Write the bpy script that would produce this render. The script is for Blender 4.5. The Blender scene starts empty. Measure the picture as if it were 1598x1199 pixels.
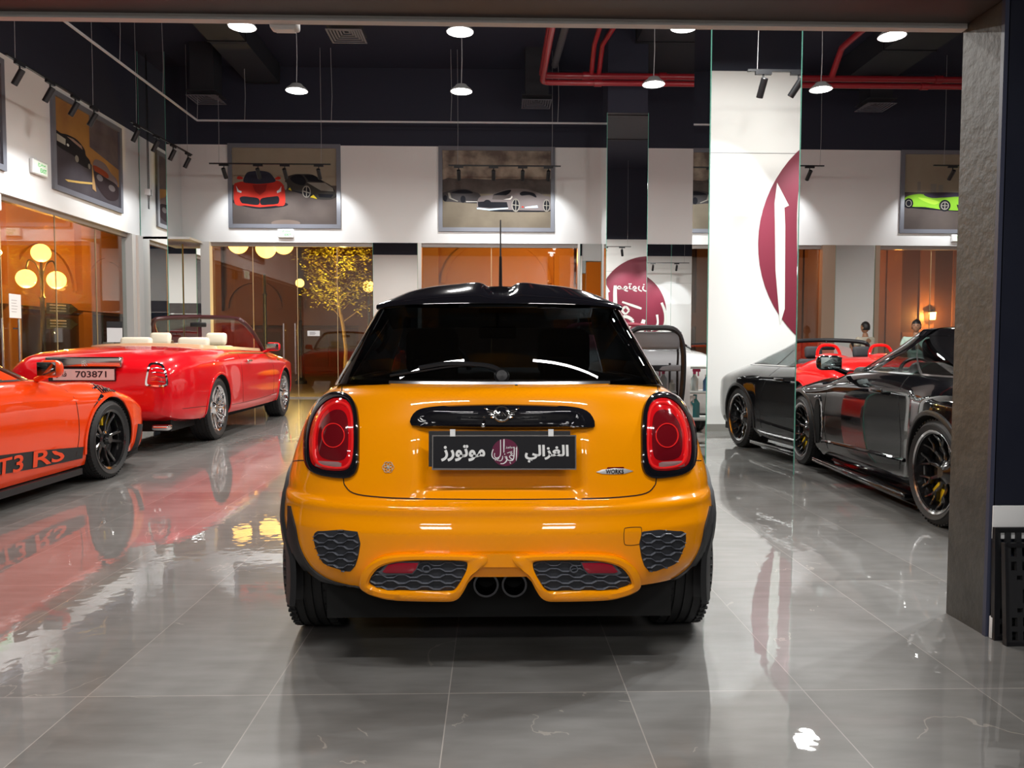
import bpy, bmesh, math, random
from mathutils import Vector, Matrix
from mathutils.bvhtree import BVHTree
R = math.radians; PI = math.pi
random.seed(7)
SC = bpy.context.scene; C = SC.collection
# ---------------------------------------------------------------- camera
FPX, CX, CY, CAMH = 1182.0, 799.0, 599.5, 1.16
PITCH, YAW, ROLL = R(2.74), math.atan(29/1182), 0.002
cam = bpy.data.cameras.new('camera'); camo = bpy.data.objects.new('camera', cam); C.objects.link(camo)
cam.sensor_width = 36; cam.lens = 36*FPX/1598; cam.clip_end = 200; cam.clip_start = .05
CM = Matrix.Rotation(-YAW, 3, 'Z') @ Matrix.Rotation(R(90)-PITCH, 3, 'X') @ Matrix.Rotation(ROLL, 3, 'Z')
camo.matrix_world = Matrix.Translation((0, 0, CAMH)) @ CM.to_4x4()
SC.camera = camo
SC.view_settings.view_transform = 'Standard'; SC.view_settings.look = 'None'
SC.view_settings.gamma = 1; SC.view_settings.use_curve_mapping = False
SC.view_settings.exposure = 0.0
SC.cycles.max_bounces = 10; SC.cycles.glossy_bounces = 6; SC.cycles.transmission_bounces = 8
SC.cycles.transparent_max_bounces = 16; SC.cycles.diffuse_bounces = 3
SC.cycles.sample_clamp_indirect = 6; SC.cycles.caustics_reflective = False; SC.cycles.caustics_refractive = False
SC.cycles.use_denoising = True
CO = Vector((0, 0, CAMH))
def ray(px, py): return (CM @ Vector(((px-CX)/FPX, -(py-CY)/FPX, -1))).normalized()
def P(px, py, Y):
    d = ray(px, py); return CO + d*(Y/d.y)
def PX(px, py, X):
    d = ray(px, py); return CO + d*(X/d.x)
def F(px, py, z=0):
    d = ray(px, py); return CO + d*((z-CAMH)/d.z)
# ---------------------------------------------------------------- world
W = bpy.data.worlds.new('night'); SC.world = W; W.use_nodes = True
W.node_tree.nodes['Background'].inputs[0].default_value = (.02, .025, .05, 1)
W.node_tree.nodes['Background'].inputs[1].default_value = .35
def area(name, loc, size, power, col=(1, 1, 1), rot=(0, 0, 0), sizey=None, shape=None, spread=None):
    l = bpy.data.lights.new(name, 'AREA'); l.energy = power; l.color = col; l.size = size
    if shape: l.shape = shape
    elif sizey: l.shape = 'RECTANGLE'; l.size_y = sizey
    if spread: l.spread = spread
    o = bpy.data.objects.new(name, l); C.objects.link(o); o.location = loc; o.rotation_euler = rot; return o
def spot(name, loc, target, power, ang, blend=.4, col=(1, 1, 1), rad=.03):
    l = bpy.data.lights.new(name, 'SPOT'); l.energy = power; l.color = col; l.spot_size = R(ang); l.spot_blend = blend
    l.shadow_soft_size = rad
    o = bpy.data.objects.new(name, l); C.objects.link(o); o.location = loc
    o.rotation_euler = (Vector(target)-Vector(loc)).to_track_quat('-Z', 'Y').to_euler(); return o
def point(name, loc, power, col, rad=.15):
    l = bpy.data.lights.new(name, 'POINT'); l.energy = power; l.color = col; l.shadow_soft_size = rad*.3
    o = bpy.data.objects.new(name, l); C.objects.link(o); o.location = loc; return o
# lamps of the near bay (over and behind the camera): two long tubes and a panel
for sx in (-1, 1):
    area('bay_tube_light', (sx*.92+.03, 1.12, 2.95), 1.15, 42, (1, .98, .95), (R(-8), 0, 0), .07)
    area('bay_tube_light', (sx*1.12+.03, -1.6, 2.95), 1.35, 30, (1, .98, .95), (R(0), 0, 0), .07)
for sx in (-1, 1): area('bay_ceiling_light', (sx*1.25, -3.2, 2.9), .9, 22, (1, .98, .95), (R(25), 0, 0), .35)
# ---------------------------------------------------------------- materials
MC = {}
def mat(name, col=(.5, .5, .5), rough=.5, metal=0, coat=0, emit=None, es=0, trans=0, ior=1.45, alpha=1, spec=None, noise=None, bump=None, croug=.03):
    if name in MC: return MC[name]
    m = bpy.data.materials.new(name); m.use_nodes = True; nt = m.node_tree; b = nt.nodes['Principled BSDF']
    I = b.inputs
    I['Base Color'].default_value = (*col, 1); I['Roughness'].default_value = rough; I['Metallic'].default_value = metal
    I['Coat Weight'].default_value = coat; I['Coat Roughness'].default_value = croug
    I['Transmission Weight'].default_value = trans; I['IOR'].default_value = ior; I['Alpha'].default_value = alpha
    I['Specular IOR Level'].default_value = spec if spec is not None else (.08 if coat == 1 and not metal else .5)
    if emit: I['Emission Color'].default_value = (*emit, 1); I['Emission Strength'].default_value = es
    if noise or bump:
        tc = nt.nodes.new('ShaderNodeTexCoord')
    if noise:   # (scale, amount, colour2)
        n = nt.nodes.new('ShaderNodeTexNoise'); n.inputs['Scale'].default_value = noise[0]; n.inputs['Detail'].default_value = 6
        nt.links.new(tc.outputs['Object'], n.inputs['Vector'])
        r = nt.nodes.new('ShaderNodeValToRGB'); r.color_ramp.elements[0].position = .5-noise[1]; r.color_ramp.elements[1].position = .5+noise[1]
        r.color_ramp.elements[0].color = (*col, 1); r.color_ramp.elements[1].color = (*noise[2], 1)
        nt.links.new(n.outputs['Fac'], r.inputs['Fac']); nt.links.new(r.outputs['Color'], I['Base Color'])
    if bump:    # (scale, strength)
        n = nt.nodes.new('ShaderNodeTexNoise'); n.inputs['Scale'].default_value = bump[0]; n.inputs['Detail'].default_value = 3
        nt.links.new(tc.outputs['Object'], n.inputs['Vector'])
        bp = nt.nodes.new('ShaderNodeBump'); bp.inputs['Strength'].default_value = bump[1]; bp.inputs['Distance'].default_value = .02
        nt.links.new(n.outputs['Fac'], bp.inputs['Height']); nt.links.new(bp.outputs['Normal'], I['Normal'])
    MC[name] = m; return m
def sheet_glass(name, tint, refl=1.0, dark=1.0):
    """thin pane: fresnel reflection over a tinted see-through"""
    if name in MC: return MC[name]
    m = bpy.data.materials.new(name); m.use_nodes = True; nt = m.node_tree; nt.nodes.clear()
    o = nt.nodes.new('ShaderNodeOutputMaterial'); mx = nt.nodes.new('ShaderNodeMixShader')
    t = nt.nodes.new('ShaderNodeBsdfTransparent'); g = nt.nodes.new('ShaderNodeBsdfGlossy'); f = nt.nodes.new('ShaderNodeFresnel')
    g.inputs['Roughness'].default_value = .01; t.inputs['Color'].default_value = (*tint, 1); f.inputs['IOR'].default_value = refl
    gn = nt.nodes.new('ShaderNodeNewGeometry'); ma = nt.nodes.new('ShaderNodeMath'); ma.operation = 'MULTIPLY_ADD'   # same reflection from either side of the sheet
    ma.inputs[1].default_value = 1/refl-refl; ma.inputs[2].default_value = refl; nt.links.new(gn.outputs['Backfacing'], ma.inputs[0]); nt.links.new(ma.outputs[0], f.inputs['IOR'])
    nt.links.new(f.outputs[0], mx.inputs[0]); nt.links.new(t.outputs[0], mx.inputs[1]); nt.links.new(g.outputs[0], mx.inputs[2])
    nt.links.new(mx.outputs[0], o.inputs[0]); MC[name] = m; return m
M_blackp = mat('black_paint', (.006, .006, .009), .12, coat=1)
M_satin = mat('satin_black', (.012, .012, .014), .35)
M_plastic = mat('black_plastic', (.018, .018, .02), .55)
M_rubber = mat('tyre_rubber', (.014, .014, .015), .62)
M_well = mat('wheel_well_black', (.004, .004, .004), .9)
M_chrome = mat('chrome', (.85, .86, .88), .06, 1)
M_steel = mat('brushed_steel', (.6, .6, .62), .25, 1)
M_white = mat('white_paint', (.78, .77, .76), .55)
M_whitegloss = mat('white_gloss', (.8, .8, .8), .2)
M_lens = mat('lamp_lens', (1, 1, 1), .4, emit=(1, .98, .93), es=14)
M_mirror = mat('mirror_glass', (.87, .90, .90), .004, 1)
M_mirroredge = mat('mirror_edge_green', (.15, .45, .36), .1, coat=1)
M_glass = sheet_glass('clear_pane', (.92, .95, .94), 1.75)
M_carglass = sheet_glass('dark_car_glass', (.035, .04, .045), 1.5)
M_carglass2 = sheet_glass('light_car_glass', (.5, .55, .55), 1.5)
# ---------------------------------------------------------------- mesh building
class MB:
    def __init__(s): s.v = []; s.f = []; s.m = []
    def add(s, vs, fs, mi=0, T=None):
        b = len(s.v)
        for v in vs:
            v = Vector(v); s.v.append(T @ v if T is not None else v)
        for f in fs: s.f.append([b+i for i in f]); s.m.append(mi)
        return s
    def box(s, a, b, mi=0, T=None):
        x0, y0, z0 = a; x1, y1, z1 = b
        return s.add([(x0, y0, z0), (x1, y0, z0), (x1, y1, z0), (x0, y1, z0), (x0, y0, z1), (x1, y0, z1), (x1, y1, z1), (x0, y1, z1)],
                     [(3, 2, 1, 0), (4, 5, 6, 7), (0, 1, 5, 4), (1, 2, 6, 5), (2, 3, 7, 6), (3, 0, 4, 7)], mi, T)
    def cbox(s, c, d, mi=0, T=None):
        return s.box([c[i]-d[i]/2 for i in range(3)], [c[i]+d[i]/2 for i in range(3)], mi, T)
    def rbox(s, c, d, r, mi=0, T=None, seg=3):
        """rounded box"""
        b = bmesh.new(); bmesh.ops.create_cube(b, size=1)
        for v in b.verts: v.co = Vector((v.co.x*d[0]+c[0], v.co.y*d[1]+c[1], v.co.z*d[2]+c[2]))
        bmesh.ops.bevel(b, geom=b.edges[:]+b.verts[:], offset=min(r, min(d)*.49), segments=seg, affect='EDGES', profile=.5)
        s.addbm(b, mi, T); return s
    def addbm(s, b, mi=0, T=None):
        b.verts.index_update()
        s.add([v.co.copy() for v in b.verts], [[v.index for v in f.verts] for f in b.faces], mi, T); b.free(); return s
    def tube(s, pts, r, n=8, mi=0, cap=True, T=None):
        pts = [Vector(p) for p in pts]; rs = r if isinstance(r, (list, tuple)) else [r]*len(pts)
        rings = []; prev = None
        for i, p in enumerate(pts):
            d = (pts[min(i+1, len(pts)-1)]-pts[max(i-1, 0)]).normalized()
            if prev is None:
                u = d.orthogonal().normalized()
            else:
                u = (prev-d*prev.dot(d))
                u = u.normalized() if u.length > 1e-5 else d.orthogonal().normalized()
            prev = u; w = d.cross(u)
            rings.append([p+(u*math.cos(2*PI*k/n)+w*math.sin(2*PI*k/n))*rs[i] for k in range(n)])
        vs = [v for g in rings for v in g]; fs = []
        for i in range(len(pts)-1):
            for k in range(n):
                fs.append((i*n+k, i*n+(k+1) % n, (i+1)*n+(k+1) % n, (i+1)*n+k))
        if cap: fs.append(tuple(range(n-1, -1, -1))); fs.append(tuple((len(pts)-1)*n+k for k in range(n)))
        return s.add(vs, fs, mi, T)
    def lathe(s, prof, n=32, mi=0, T=None, closed=False):
        """profile of (radius, height) spun about local z"""
        vs = []; fs = []; m = len(prof)
        for k in range(n):
            a = 2*PI*k/n
            for r, z in prof: vs.append((r*math.cos(a), r*math.sin(a), z))
        for k in range(n):
            for j in range(m if closed else m-1):
                j2 = (j+1) % m
                fs.append((k*m+j, ((k+1) % n)*m+j, ((k+1) % n)*m+j2, k*m+j2))
        return s.add(vs, fs, mi, T)
    def prism(s, poly, d0, d1, mp, mi=0):
        """poly (u,v) list; mp(u,v,d)->xyz; solid between depths d0 and d1"""
        n = len(poly); vs = [mp(u, v, d0) for u, v in poly]+[mp(u, v, d1) for u, v in poly]
        fs = [tuple(range(n)), tuple(range(2*n-1, n-1, -1))]+[(i, (i+1) % n, n+(i+1) % n, n+i) for i in range(n)]
        return s.add(vs, fs, mi)
    def ribbon(s, pts, w, d0, d1, mp, mi=0):
        """stroke of varying width in the (u,v) plane"""
        pts = [Vector(p) for p in pts]; ws = w if isinstance(w, (list, tuple)) else [w]*len(pts)
        L = []; Rr = []
        for i, p in enumerate(pts):
            d = (pts[min(i+1, len(pts)-1)]-pts[max(i-1, 0)])
            d = d.normalized() if d.length > 1e-9 else Vector((1, 0))
            nn = Vector((-d.y, d.x))*ws[i]/2; L.append(p+nn); Rr.append(p-nn)
        return s.prism([tuple(q) for q in L]+[tuple(q) for q in reversed(Rr)], d0, d1, mp, mi)
    def grid(s, rows, mi=0, closeu=False, T=None):
        n = len(rows[0]); vs = [p for r in rows for p in r]; fs = []
        for i in range(len(rows)-1):
            for k in range(n if closeu else n-1):
                k2 = (k+1) % n; fs.append((i*n+k, i*n+k2, (i+1)*n+k2, (i+1)*n+k))
        return s.add(vs, fs, mi, T)
    def build(s, name, mats, parent=None, smooth=True, loc=None, rot=None, merge=False, fixn=False, sharp=35):
        me = bpy.data.meshes.new(name); me.from_pydata([tuple(v) for v in s.v], [], s.f)
        mats = mats if isinstance(mats, (list, tuple)) else [mats]
        for m in mats: me.materials.append(m)
        if len(mats) > 1: me.polygons.foreach_set('material_index', s.m)
        if merge or fixn:
            b = bmesh.new(); b.from_mesh(me)
            if merge: bmesh.ops.remove_doubles(b, verts=b.verts, dist=.0004)
            if fixn: bmesh.ops.recalc_face_normals(b, faces=b.faces)
            b.to_mesh(me); b.free()
        if smooth:
            me.shade_smooth()
            if sharp: me.set_sharp_from_angle(angle=R(sharp))
        o = bpy.data.objects.new(name, me); C.objects.link(o)
        if parent: o.parent = parent
        if loc: o.location = loc
        if rot: o.rotation_euler = rot
        return o
def tag(o, label=None, cat=None, group=None, kind=None):
    if label: o['label'] = label
    if cat: o['category'] = cat
    if group: o['group'] = group
    if kind: o['kind'] = kind
    return o
def thing(name, label, cat, loc=(0, 0, 0), rz=0, group=None):
    o = bpy.data.objects.new(name, None); C.objects.link(o); o.location = loc; o.rotation_euler = (0, 0, rz); o.empty_display_size = .2
    return tag(o, label, cat, group)
def struct(name, mb, m, smooth=False, **k):
    return tag(mb.build(name, m, smooth=smooth, **k), kind='structure')
def copy_tree(o, parent=None):
    c = o.copy(); C.objects.link(c); c.parent = parent
    for ch in list(o.children): copy_tree(ch, c)
    return c
def crom(pts, sub, closed=False):
    pts = [Vector(p) for p in pts]; n = len(pts); out = []
    rng = range(n) if closed else range(n-1)
    for i in rng:
        if closed: a, b, c, d = pts[(i-1) % n], pts[i], pts[(i+1) % n], pts[(i+2) % n]
        else: a, b, c, d = pts[max(i-1, 0)], pts[i], pts[i+1], pts[min(i+2, n-1)]
        for k in range(sub):
            t = k/sub
            out.append(.5*((2*b)+(c-a)*t+(2*a-5*b+4*c-d)*t*t+(3*b-a-3*c+d)*t**3))
    if not closed: out.append(pts[-1].copy())
    return out
# ---------------------------------------------------------------- lettering
def glyph_mesh(ch, bold):
    c = bpy.data.curves.new('lettering', 'FONT'); c.body = ch; c.offset = bold; c.resolution_u = 3
    o = bpy.data.objects.new('lettering', c); C.objects.link(o); bpy.context.view_layer.update()
    me = o.to_mesh(); vs = [(v.co.x, v.co.y) for v in me.vertices]; fs = [tuple(p.vertices) for p in me.polygons]
    o.to_mesh_clear(); bpy.data.objects.remove(o); bpy.data.curves.remove(c); return vs, fs
GC = {}
def text_geo(s, bold=0.0, per_glyph=False):
    key = (s, bold, per_glyph)
    if key in GC: return GC[key]
    if not per_glyph: vs, fs = glyph_mesh(s, bold)
    else:
        vs = []; fs = []; x = 0; xl = max(v[0] for v in glyph_mesh('l', 0)[0])
        for ch in s:
            if ch == ' ': x += .3; continue
            g, gf = glyph_mesh(ch, bold); adv = max(v[0] for v in glyph_mesh(ch+'l', 0)[0])-xl
            b = len(vs); vs += [(q[0]+x, q[1]) for q in g]; fs += [tuple(b+i for i in f) for f in gf]; x += adv
    x0 = min(v[0] for v in vs); x1 = max(v[0] for v in vs); y0 = min(v[1] for v in vs); y1 = max(v[1] for v in vs)
    GC[key] = (vs, fs, (x0, x1, y0, y1)); return GC[key]
def lettering(mb, s, u0, u1, v0, v1, mp, mi=0, bold=0.0, per_glyph=False, d0=0, d1=.001):
    """fit text into the (u,v) box, solid between depth d0 and d1"""
    vs, fs, (x0, x1, y0, y1) = text_geo(s, bold, per_glyph)
    uv = [(u0+(x-x0)/(x1-x0)*(u1-u0), v0+(y-y0)/(y1-y0)*(v1-v0)) for x, y in vs]
    mb.add([mp(u, v, d1) for u, v in uv], fs, mi)
AR_MOT = "\ufeaf\ufead\ufeee\ufe97\ufeee\ufee3"; AR_GHZ = "\ufef2\ufedf\ufe8d\ufeb0\ufed0\ufedf\ufe8d"; AR_QTR = "\ufeae\ufec4\ufed7"
# ================================================================ setting
XL, XR, YB, YF, HEAD, TOP, CEIL = -7.55, 13.2, 17.3, 3.22, 3.52, 5.68, 7.4
def floor_material():
    m = bpy.data.materials.new('polished_grey_tiles'); m.use_nodes = True; nt = m.node_tree; N = nt.nodes; L = nt.links
    b = N['Principled BSDF']; g = N.new('ShaderNodeNewGeometry'); s = N.new('ShaderNodeSeparateXYZ'); L.new(g.outputs['Position'], s.inputs[0])
    def M(op, a, b2=None, c=None):
        n = N.new('ShaderNodeMath'); n.operation = op
        for i, v in enumerate((a, b2, c)):
            if v is None: continue
            if isinstance(v, (int, float)): n.inputs[i].default_value = v
            else: L.new(v, n.inputs[i])
        return n.outputs[0]
    fx = M('FRACT', M('ADD', M('DIVIDE', M('ADD', s.outputs['X'], .148), .6), 40))
    fy = M('FRACT', M('ADD', M('DIVIDE', M('SUBTRACT', s.outputs['Y'], 2.495), 1.195), 40))
    gx = M('LESS_THAN', M('MULTIPLY', M('MINIMUM', fx, M('SUBTRACT', 1, fx)), .6), .0018)
    gy = M('LESS_THAN', M('MULTIPLY', M('MINIMUM', fy, M('SUBTRACT', 1, fy)), 1.195), .0022)
    grout = M('MAXIMUM', gx, gy)
    ix = M('FLOOR', M('DIVIDE', M('ADD', s.outputs['X'], .148), .6)); iy = M('FLOOR', M('DIVIDE', M('SUBTRACT', s.outputs['Y'], 2.495), 1.195))
    wn = N.new('ShaderNodeTexWhiteNoise'); wn.noise_dimensions = '2D'; cb = N.new('ShaderNodeCombineXYZ'); L.new(ix, cb.inputs[0]); L.new(iy, cb.inputs[1]); L.new(cb.outputs[0], wn.inputs['Vector'])
    off = N.new('ShaderNodeVectorMath'); off.operation = 'MULTIPLY_ADD'; L.new(wn.outputs['Color'], off.inputs[0]); off.inputs[1].default_value = (9, 9, 9); L.new(g.outputs['Position'], off.inputs[2])
    n1 = N.new('ShaderNodeTexNoise'); n1.inputs['Scale'].default_value = 1.3; n1.inputs['Detail'].default_value = 8; n1.inputs['Distortion'].default_value = .8; L.new(off.outputs[0], n1.inputs['Vector'])
    mp = N.new('ShaderNodeMapping'); mp.inputs['Rotation'].default_value = (0, 0, .6); mp.inputs['Scale'].default_value = (1, 4.5, 1); L.new(off.outputs[0], mp.inputs[0])
    n2 = N.new('ShaderNodeTexNoise'); n2.inputs['Scale'].default_value = 3.5; n2.inputs['Detail'].default_value = 7; L.new(mp.outputs[0], n2.inputs['Vector'])
    r1 = N.new('ShaderNodeValToRGB'); e = r1.color_ramp.elements; e[0].position = .3; e[0].color = (.125, .12, .112, 1); e[1].position = .75; e[1].color = (.275, .27, .262, 1)
    L.new(M('ADD', M('MULTIPLY', n1.outputs['Fac'], .6), M('MULTIPLY', n2.outputs['Fac'], .4)), r1.inputs['Fac'])
    # thin pale veins
    n3 = N.new('ShaderNodeTexNoise'); n3.inputs['Scale'].default_value = .9; n3.inputs['Detail'].default_value = 5; n3.inputs['Distortion'].default_value = 1.6; L.new(off.outputs[0], n3.inputs['Vector'])
    vein = M('LESS_THAN', M('ABSOLUTE', M('SUBTRACT', n3.outputs['Fac'], .56)), .0035)
    mk = N.new('ShaderNodeTexNoise'); mk.inputs['Scale'].default_value = 2.2; L.new(off.outputs[0], mk.inputs['Vector'])
    vein = M('MULTIPLY', vein, M('MULTIPLY', M('GREATER_THAN', mk.outputs['Fac'], .56), .4))
    m1 = N.new('ShaderNodeMixRGB'); L.new(vein, m1.inputs[0]); L.new(r1.outputs[0], m1.inputs[1]); m1.inputs[2].default_value = (.48, .44, .38, 1)
    m2 = N.new('ShaderNodeMixRGB'); L.new(grout, m2.inputs[0]); L.new(m1.outputs[0], m2.inputs[1]); m2.inputs[2].default_value = (.36, .335, .31, 1)
    L.new(m2.outputs[0], b.inputs['Base Color'])
    n4 = N.new('ShaderNodeTexNoise'); n4.inputs['Scale'].default_value = 14; n4.inputs['Detail'].default_value = 1; L.new(g.outputs['Position'], n4.inputs['Vector'])
    bp = N.new('ShaderNodeBump'); bp.inputs['Strength'].default_value = .35; bp.inputs['Distance'].default_value = .0012; L.new(n4.outputs['Fac'], bp.inputs['Height'])
    L.new(bp.outputs[0], b.inputs['Normal']); L.new(bp.outputs[0], b.inputs['Coat Normal'])
    b.inputs['Roughness'].default_value = .35; b.inputs['IOR'].default_value = 1.45; b.inputs['Specular IOR Level'].default_value = .2
    b.inputs['Coat Weight'].default_value = 1; b.inputs['Coat Roughness'].default_value = .015; b.inputs['Coat IOR'].default_value = 1.5
    return m
M_floor = floor_material()
M_wall = mat('white_plaster', (.76, .75, .73), .55, noise=(.6, .3, (.80, .79, .77)))
M_black = mat('black_ceiling_paint', (.016, .018, .034), .7)
M_navy = mat('navy_panel', (.012, .014, .026), .35, noise=(3, .3, (.02, .022, .035)))
M_concrete = mat('dark_stucco', (.04, .039, .036), .5, noise=(6, .28, (.08, .077, .07)), bump=(25, .25))
M_trim = mat('aluminium_trim', (.75, .72, .7), .3, .6)
M_frame = mat('picture_frame_grey', (.16, .165, .19), .35)
M_fascia = mat('window_fascia', (.30, .26, .24), .4)
struct('floor', MB().box((XL-.3, -6, -.1), (XR, YB+.3, 0)), M_floor)
struct('ceiling', MB().box((XL-.3, YF, CEIL), (XR, YB+.3, CEIL+.2)), M_black)
struct('ceiling_near', MB().box((-6, -6, 3.0), (8, 2.95, 3.1)), mat('grey_ceiling', (.22, .21, .2), .7))
# back wall: white band over the glazing, black above
struct('wall_back', MB().box((XL, YB, HEAD), (XR, YB+.25, TOP)), M_wall)
struct('wall_back_upper', MB().box((XL, YB+.002, TOP), (XR, YB+.25, CEIL)), M_black)
struct('wall_left', MB().box((XL-.25, YF, HEAD), (XL, YB, TOP-.02)), M_wall)
struct('wall_left_upper', MB().box((XL-.25, YF, TOP-.02), (XL-.002, YB, CEIL)), M_black)
struct('wall_right', MB().box((XR-.05, YF, 0), (XR+.2, YB, CEIL)), M_wall)
# front wall (its showroom side carries the round sign), opening with lintel
fw = MB().box((2.0, 3.0, 0), (XR, YF, 4.95)); fw.box((XL-.3, 3.0, 0), (-3.9, YF, 4.95)); fw.box((-3.9, 3.0, 2.95), (2.0, YF, 4.95))
struct('wall_front', fw, M_wall)
struct('wall_front_upper', MB().box((XL-.3, 3.0, 4.95), (XR, YF-.003, CEIL)), M_black)
struct('trim_1', MB().box((-3.9, 3.195, 2.50), (1.985, 3.235, 2.522)), mat('white_trim_paint', (.72, .70, .68), .45))
struct('trim_lintel', MB().box((-3.9, 2.97, 2.522), (2.0, 3.235, 2.95)), mat('lintel_brown', (.05, .038, .036), .5, noise=(5, .3, (.075, .06, .055))))
struct('trim_jamb', MB().box((1.987, 2.975, 0), (2.02, 3.225, 2.52)), M_concrete)
struct('wall_near', MB().box((2.0, 2.955, 0), (8, 2.998, 3.0)), M_navy)
struct('trim_2', MB().box((1.983, 2.955, 0), (2.004, 2.975, 2.9)), mat('navy_corner_trim', (.05, .055, .09), .4))
struct('wall_near_left', MB().box((-6, 2.955, 0), (-3.9, 2.998, 3.0)), M_navy)
struct('wall_behind', MB().box((-6, -5.2, 0), (8, -5.0, 3.0)), mat('grey_wall_paint', (.32, .31, .3), .6))
struct('wall_near_side', MB().box((-6.1, -5, 0), (-6, 2.95, 3)), mat('grey_wall_paint'))
# ---- glazing: steel posts, heads and sheets
M_post = mat('window_post_white', (.62, .60, .57), .35); M_postorange = mat('window_post_bronze', (.42, .30, .22), .3, .4)
def glazing(n, a, b, joints, axis, off, z1=HEAD, m=None):
    """one window or door bank: head rail and frameless sheets with thin joints"""
    root = bpy.data.objects.new('window_%d' % n, None); C.objects.link(root); tag(root, kind='structure')
    mb = MB(); xs = [a]+list(joints)+[b]
    g = MB()
    for i in range(len(xs)-1):
        p, q = xs[i]+.006, xs[i+1]-.006
        if axis == 'x': g.box((p, off, .02), (q, off+.01, z1-.07))
        else: g.box((off-.01, p, .02), (off, q, z1-.07))
    go = g.build('window_pane', m or M_glass, root, smooth=False); tag(go, kind='structure')
    if axis == 'x': mb.box((a-.04, off-.04, z1-.08), (b+.04, off+.06, z1)); mb.box((a, off-.02, 0), (b, off+.03, .03))
    else: mb.box((off-.06, a-.04, z1-.08), (off+.04, b+.04, z1)); mb.box((off-.03, a, 0), (off+.02, b, .03))
    fo = mb.build('window_frame', M_fascia, root, smooth=False); tag(fo, kind='structure')
    e = MB()
    for j in joints:
        if axis == 'x': e.box((j-.006, off-.004, .02), (j+.006, off+.014, z1-.07))
        else: e.box((off-.014, j-.006, .02), (off+.004, j+.006, z1-.07))
    eo = e.build('window_joint', mat('glass_joint', (.5, .36, .2), .25), root, smooth=False); tag(eo, kind='structure')
    return root
glazing(1, 4.0, 16.1, (6.5, 9.3, 12.06, 13.55, 14.9), 'y', XL-.12)
struct('trim_3', MB().box((XL-.2, 16.1, 0), (XL+.02, 16.26, HEAD)), M_post)
struct('trim_4', MB().box((XL-.02, 16.3, 0), (XL+.06, 16.5, HEAD)), M_post)
glazing(2, -6.35, -2.75, (-5.45, -4.45, -3.55), 'x', YB+.1)
struct('trim_5', MB().box((-6.56, YB-.06, 0), (-6.36, YB+.12, HEAD)), M_post)
glazing(3, -1.62, 1.9, (-.05,), 'x', YB+.1)
struct('trim_6', MB().box((-1.71, YB-.03, 0), (-1.63, YB+.12, HEAD)), M_post)
struct('trim_7', MB().box((1.91, YB-.03, 0), (1.96, YB+.12, HEAD)), M_post)
glazing(4, 6.0, 7.5, (), 'x', YB+.1)
struct('trim_8', MB().box((7.52, YB-.05, 0), (7.82, YB+.12, HEAD)), M_postorange)
glazing(5, 8.86, 13.1, (10.12, 11.5), 'x', YB+.1)
struct('trim_9', MB().box((8.75, YB-.05, 0), (8.85, YB+.12, HEAD)), M_postorange)
struct('trim_10', MB().box((XL, 16.5, HEAD-.05), (-6.5, YB, HEAD+.0)), M_post)
# ---- mirrors
def panel_mirror(name, label, x0, x1, y, z0, z1, joints=(), group=None, th=.02, tilt=0):
    t = thing(name, label, 'mirror', ((x0+x1)/2, y, z0), tilt, group)
    w = x1-x0
    t_ = MB().box((-w/2, 0, 0), (w/2, th, z1-z0)).build('mirror_pane', M_mirror, t, smooth=False)
    e = MB().box((-w/2-.006, .001, 0), (-w/2, th+.01, z1-z0)); e.box((w/2, .001, 0), (w/2+.006, th+.01, z1-z0))
    for j in joints: e.box((j-(x0+x1)/2-.003, -.002, 0), (j-(x0+x1)/2+.003, .001, z1-z0))
    e.build('mirror_edge', M_mirroredge, t, smooth=False); return t
def column(name, label, x0, x1, y0, y1, z1, cat='column'):
    t = thing(name, label, cat, ((x0+x1)/2, (y0+y1)/2, 0))
    w, d = (x1-x0)/2, (y1-y0)/2
    MB().box((-w+.012, -d+.012, 0), (w-.012, d, z1)).build('column_core', M_black, t, smooth=False)
    MB().box((-w, -d, .0), (w, -d+.01, z1)).build('mirror_front', M_mirror, t, smooth=False)
    MB().box((-w-.001, -d+.004, 0), (-w+.01, d, z1)).build('mirror_side', M_mirror, t, smooth=False)
    MB().box((w-.01, -d+.004, 0), (w+.001, d, z1)).build('mirror_side', M_mirror, t, smooth=False)
    MB().box((-w+.012, d, .0), (w-.012, d+.006, z1)).build('mirror_back', M_mirror, t, smooth=False)
    e = MB()
    for s in (-1, 1): e.box((s*(w+.002)-.004, -d-.004, 0), (s*(w+.002)+.004, -d+.006, z1))
    e.build('edge_strip', M_mirroredge, t, smooth=False)
    return t
column('mirrored_column', 'tall mirror-clad column reflecting the white sign wall beside the black coupe', 1.945, 2.757, 6.85, 7.43, CEIL)
column('mirrored_column', 'mirror-clad column with a black top, right of the grey sports car poster', 2.21, 3.01, 14.9, 15.6, TOP+.05)
struct('trim_13', MB().box((2.22, 14.91, TOP+.05), (3.0, 15.59, CEIL)), M_black)
column('mirrored_column', 'mirror-clad corner column where the left and back walls meet', XL+.02, -6.97, 16.5, 17.28, CEIL)
panel_mirror('wall_mirror', 'mirror panel under the back wall band left of the centre window', -2.72, -1.72, YB-.02, 0, HEAD)
panel_mirror('wall_mirror', 'narrow mirror panel between centre window and back mirrored column', 1.97, 2.5, YB-.02, 0, HEAD)
panel_mirror('wall_mirror', 'wide mirror panel behind the tool trolley right of the back column', 3.44, 5.95, YB-.02, 0, HEAD, (4.05, 4.7))
panel_mirror('wall_mirror', 'mirror panel behind the cream-shirted person', 7.84, 8.74, YB-.02, 0, HEAD)
panel_mirror('wall_mirror', 'mirror strip beside the left post of the back glass doors', -6.95, -6.57, YB-.02, 0, HEAD)
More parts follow.
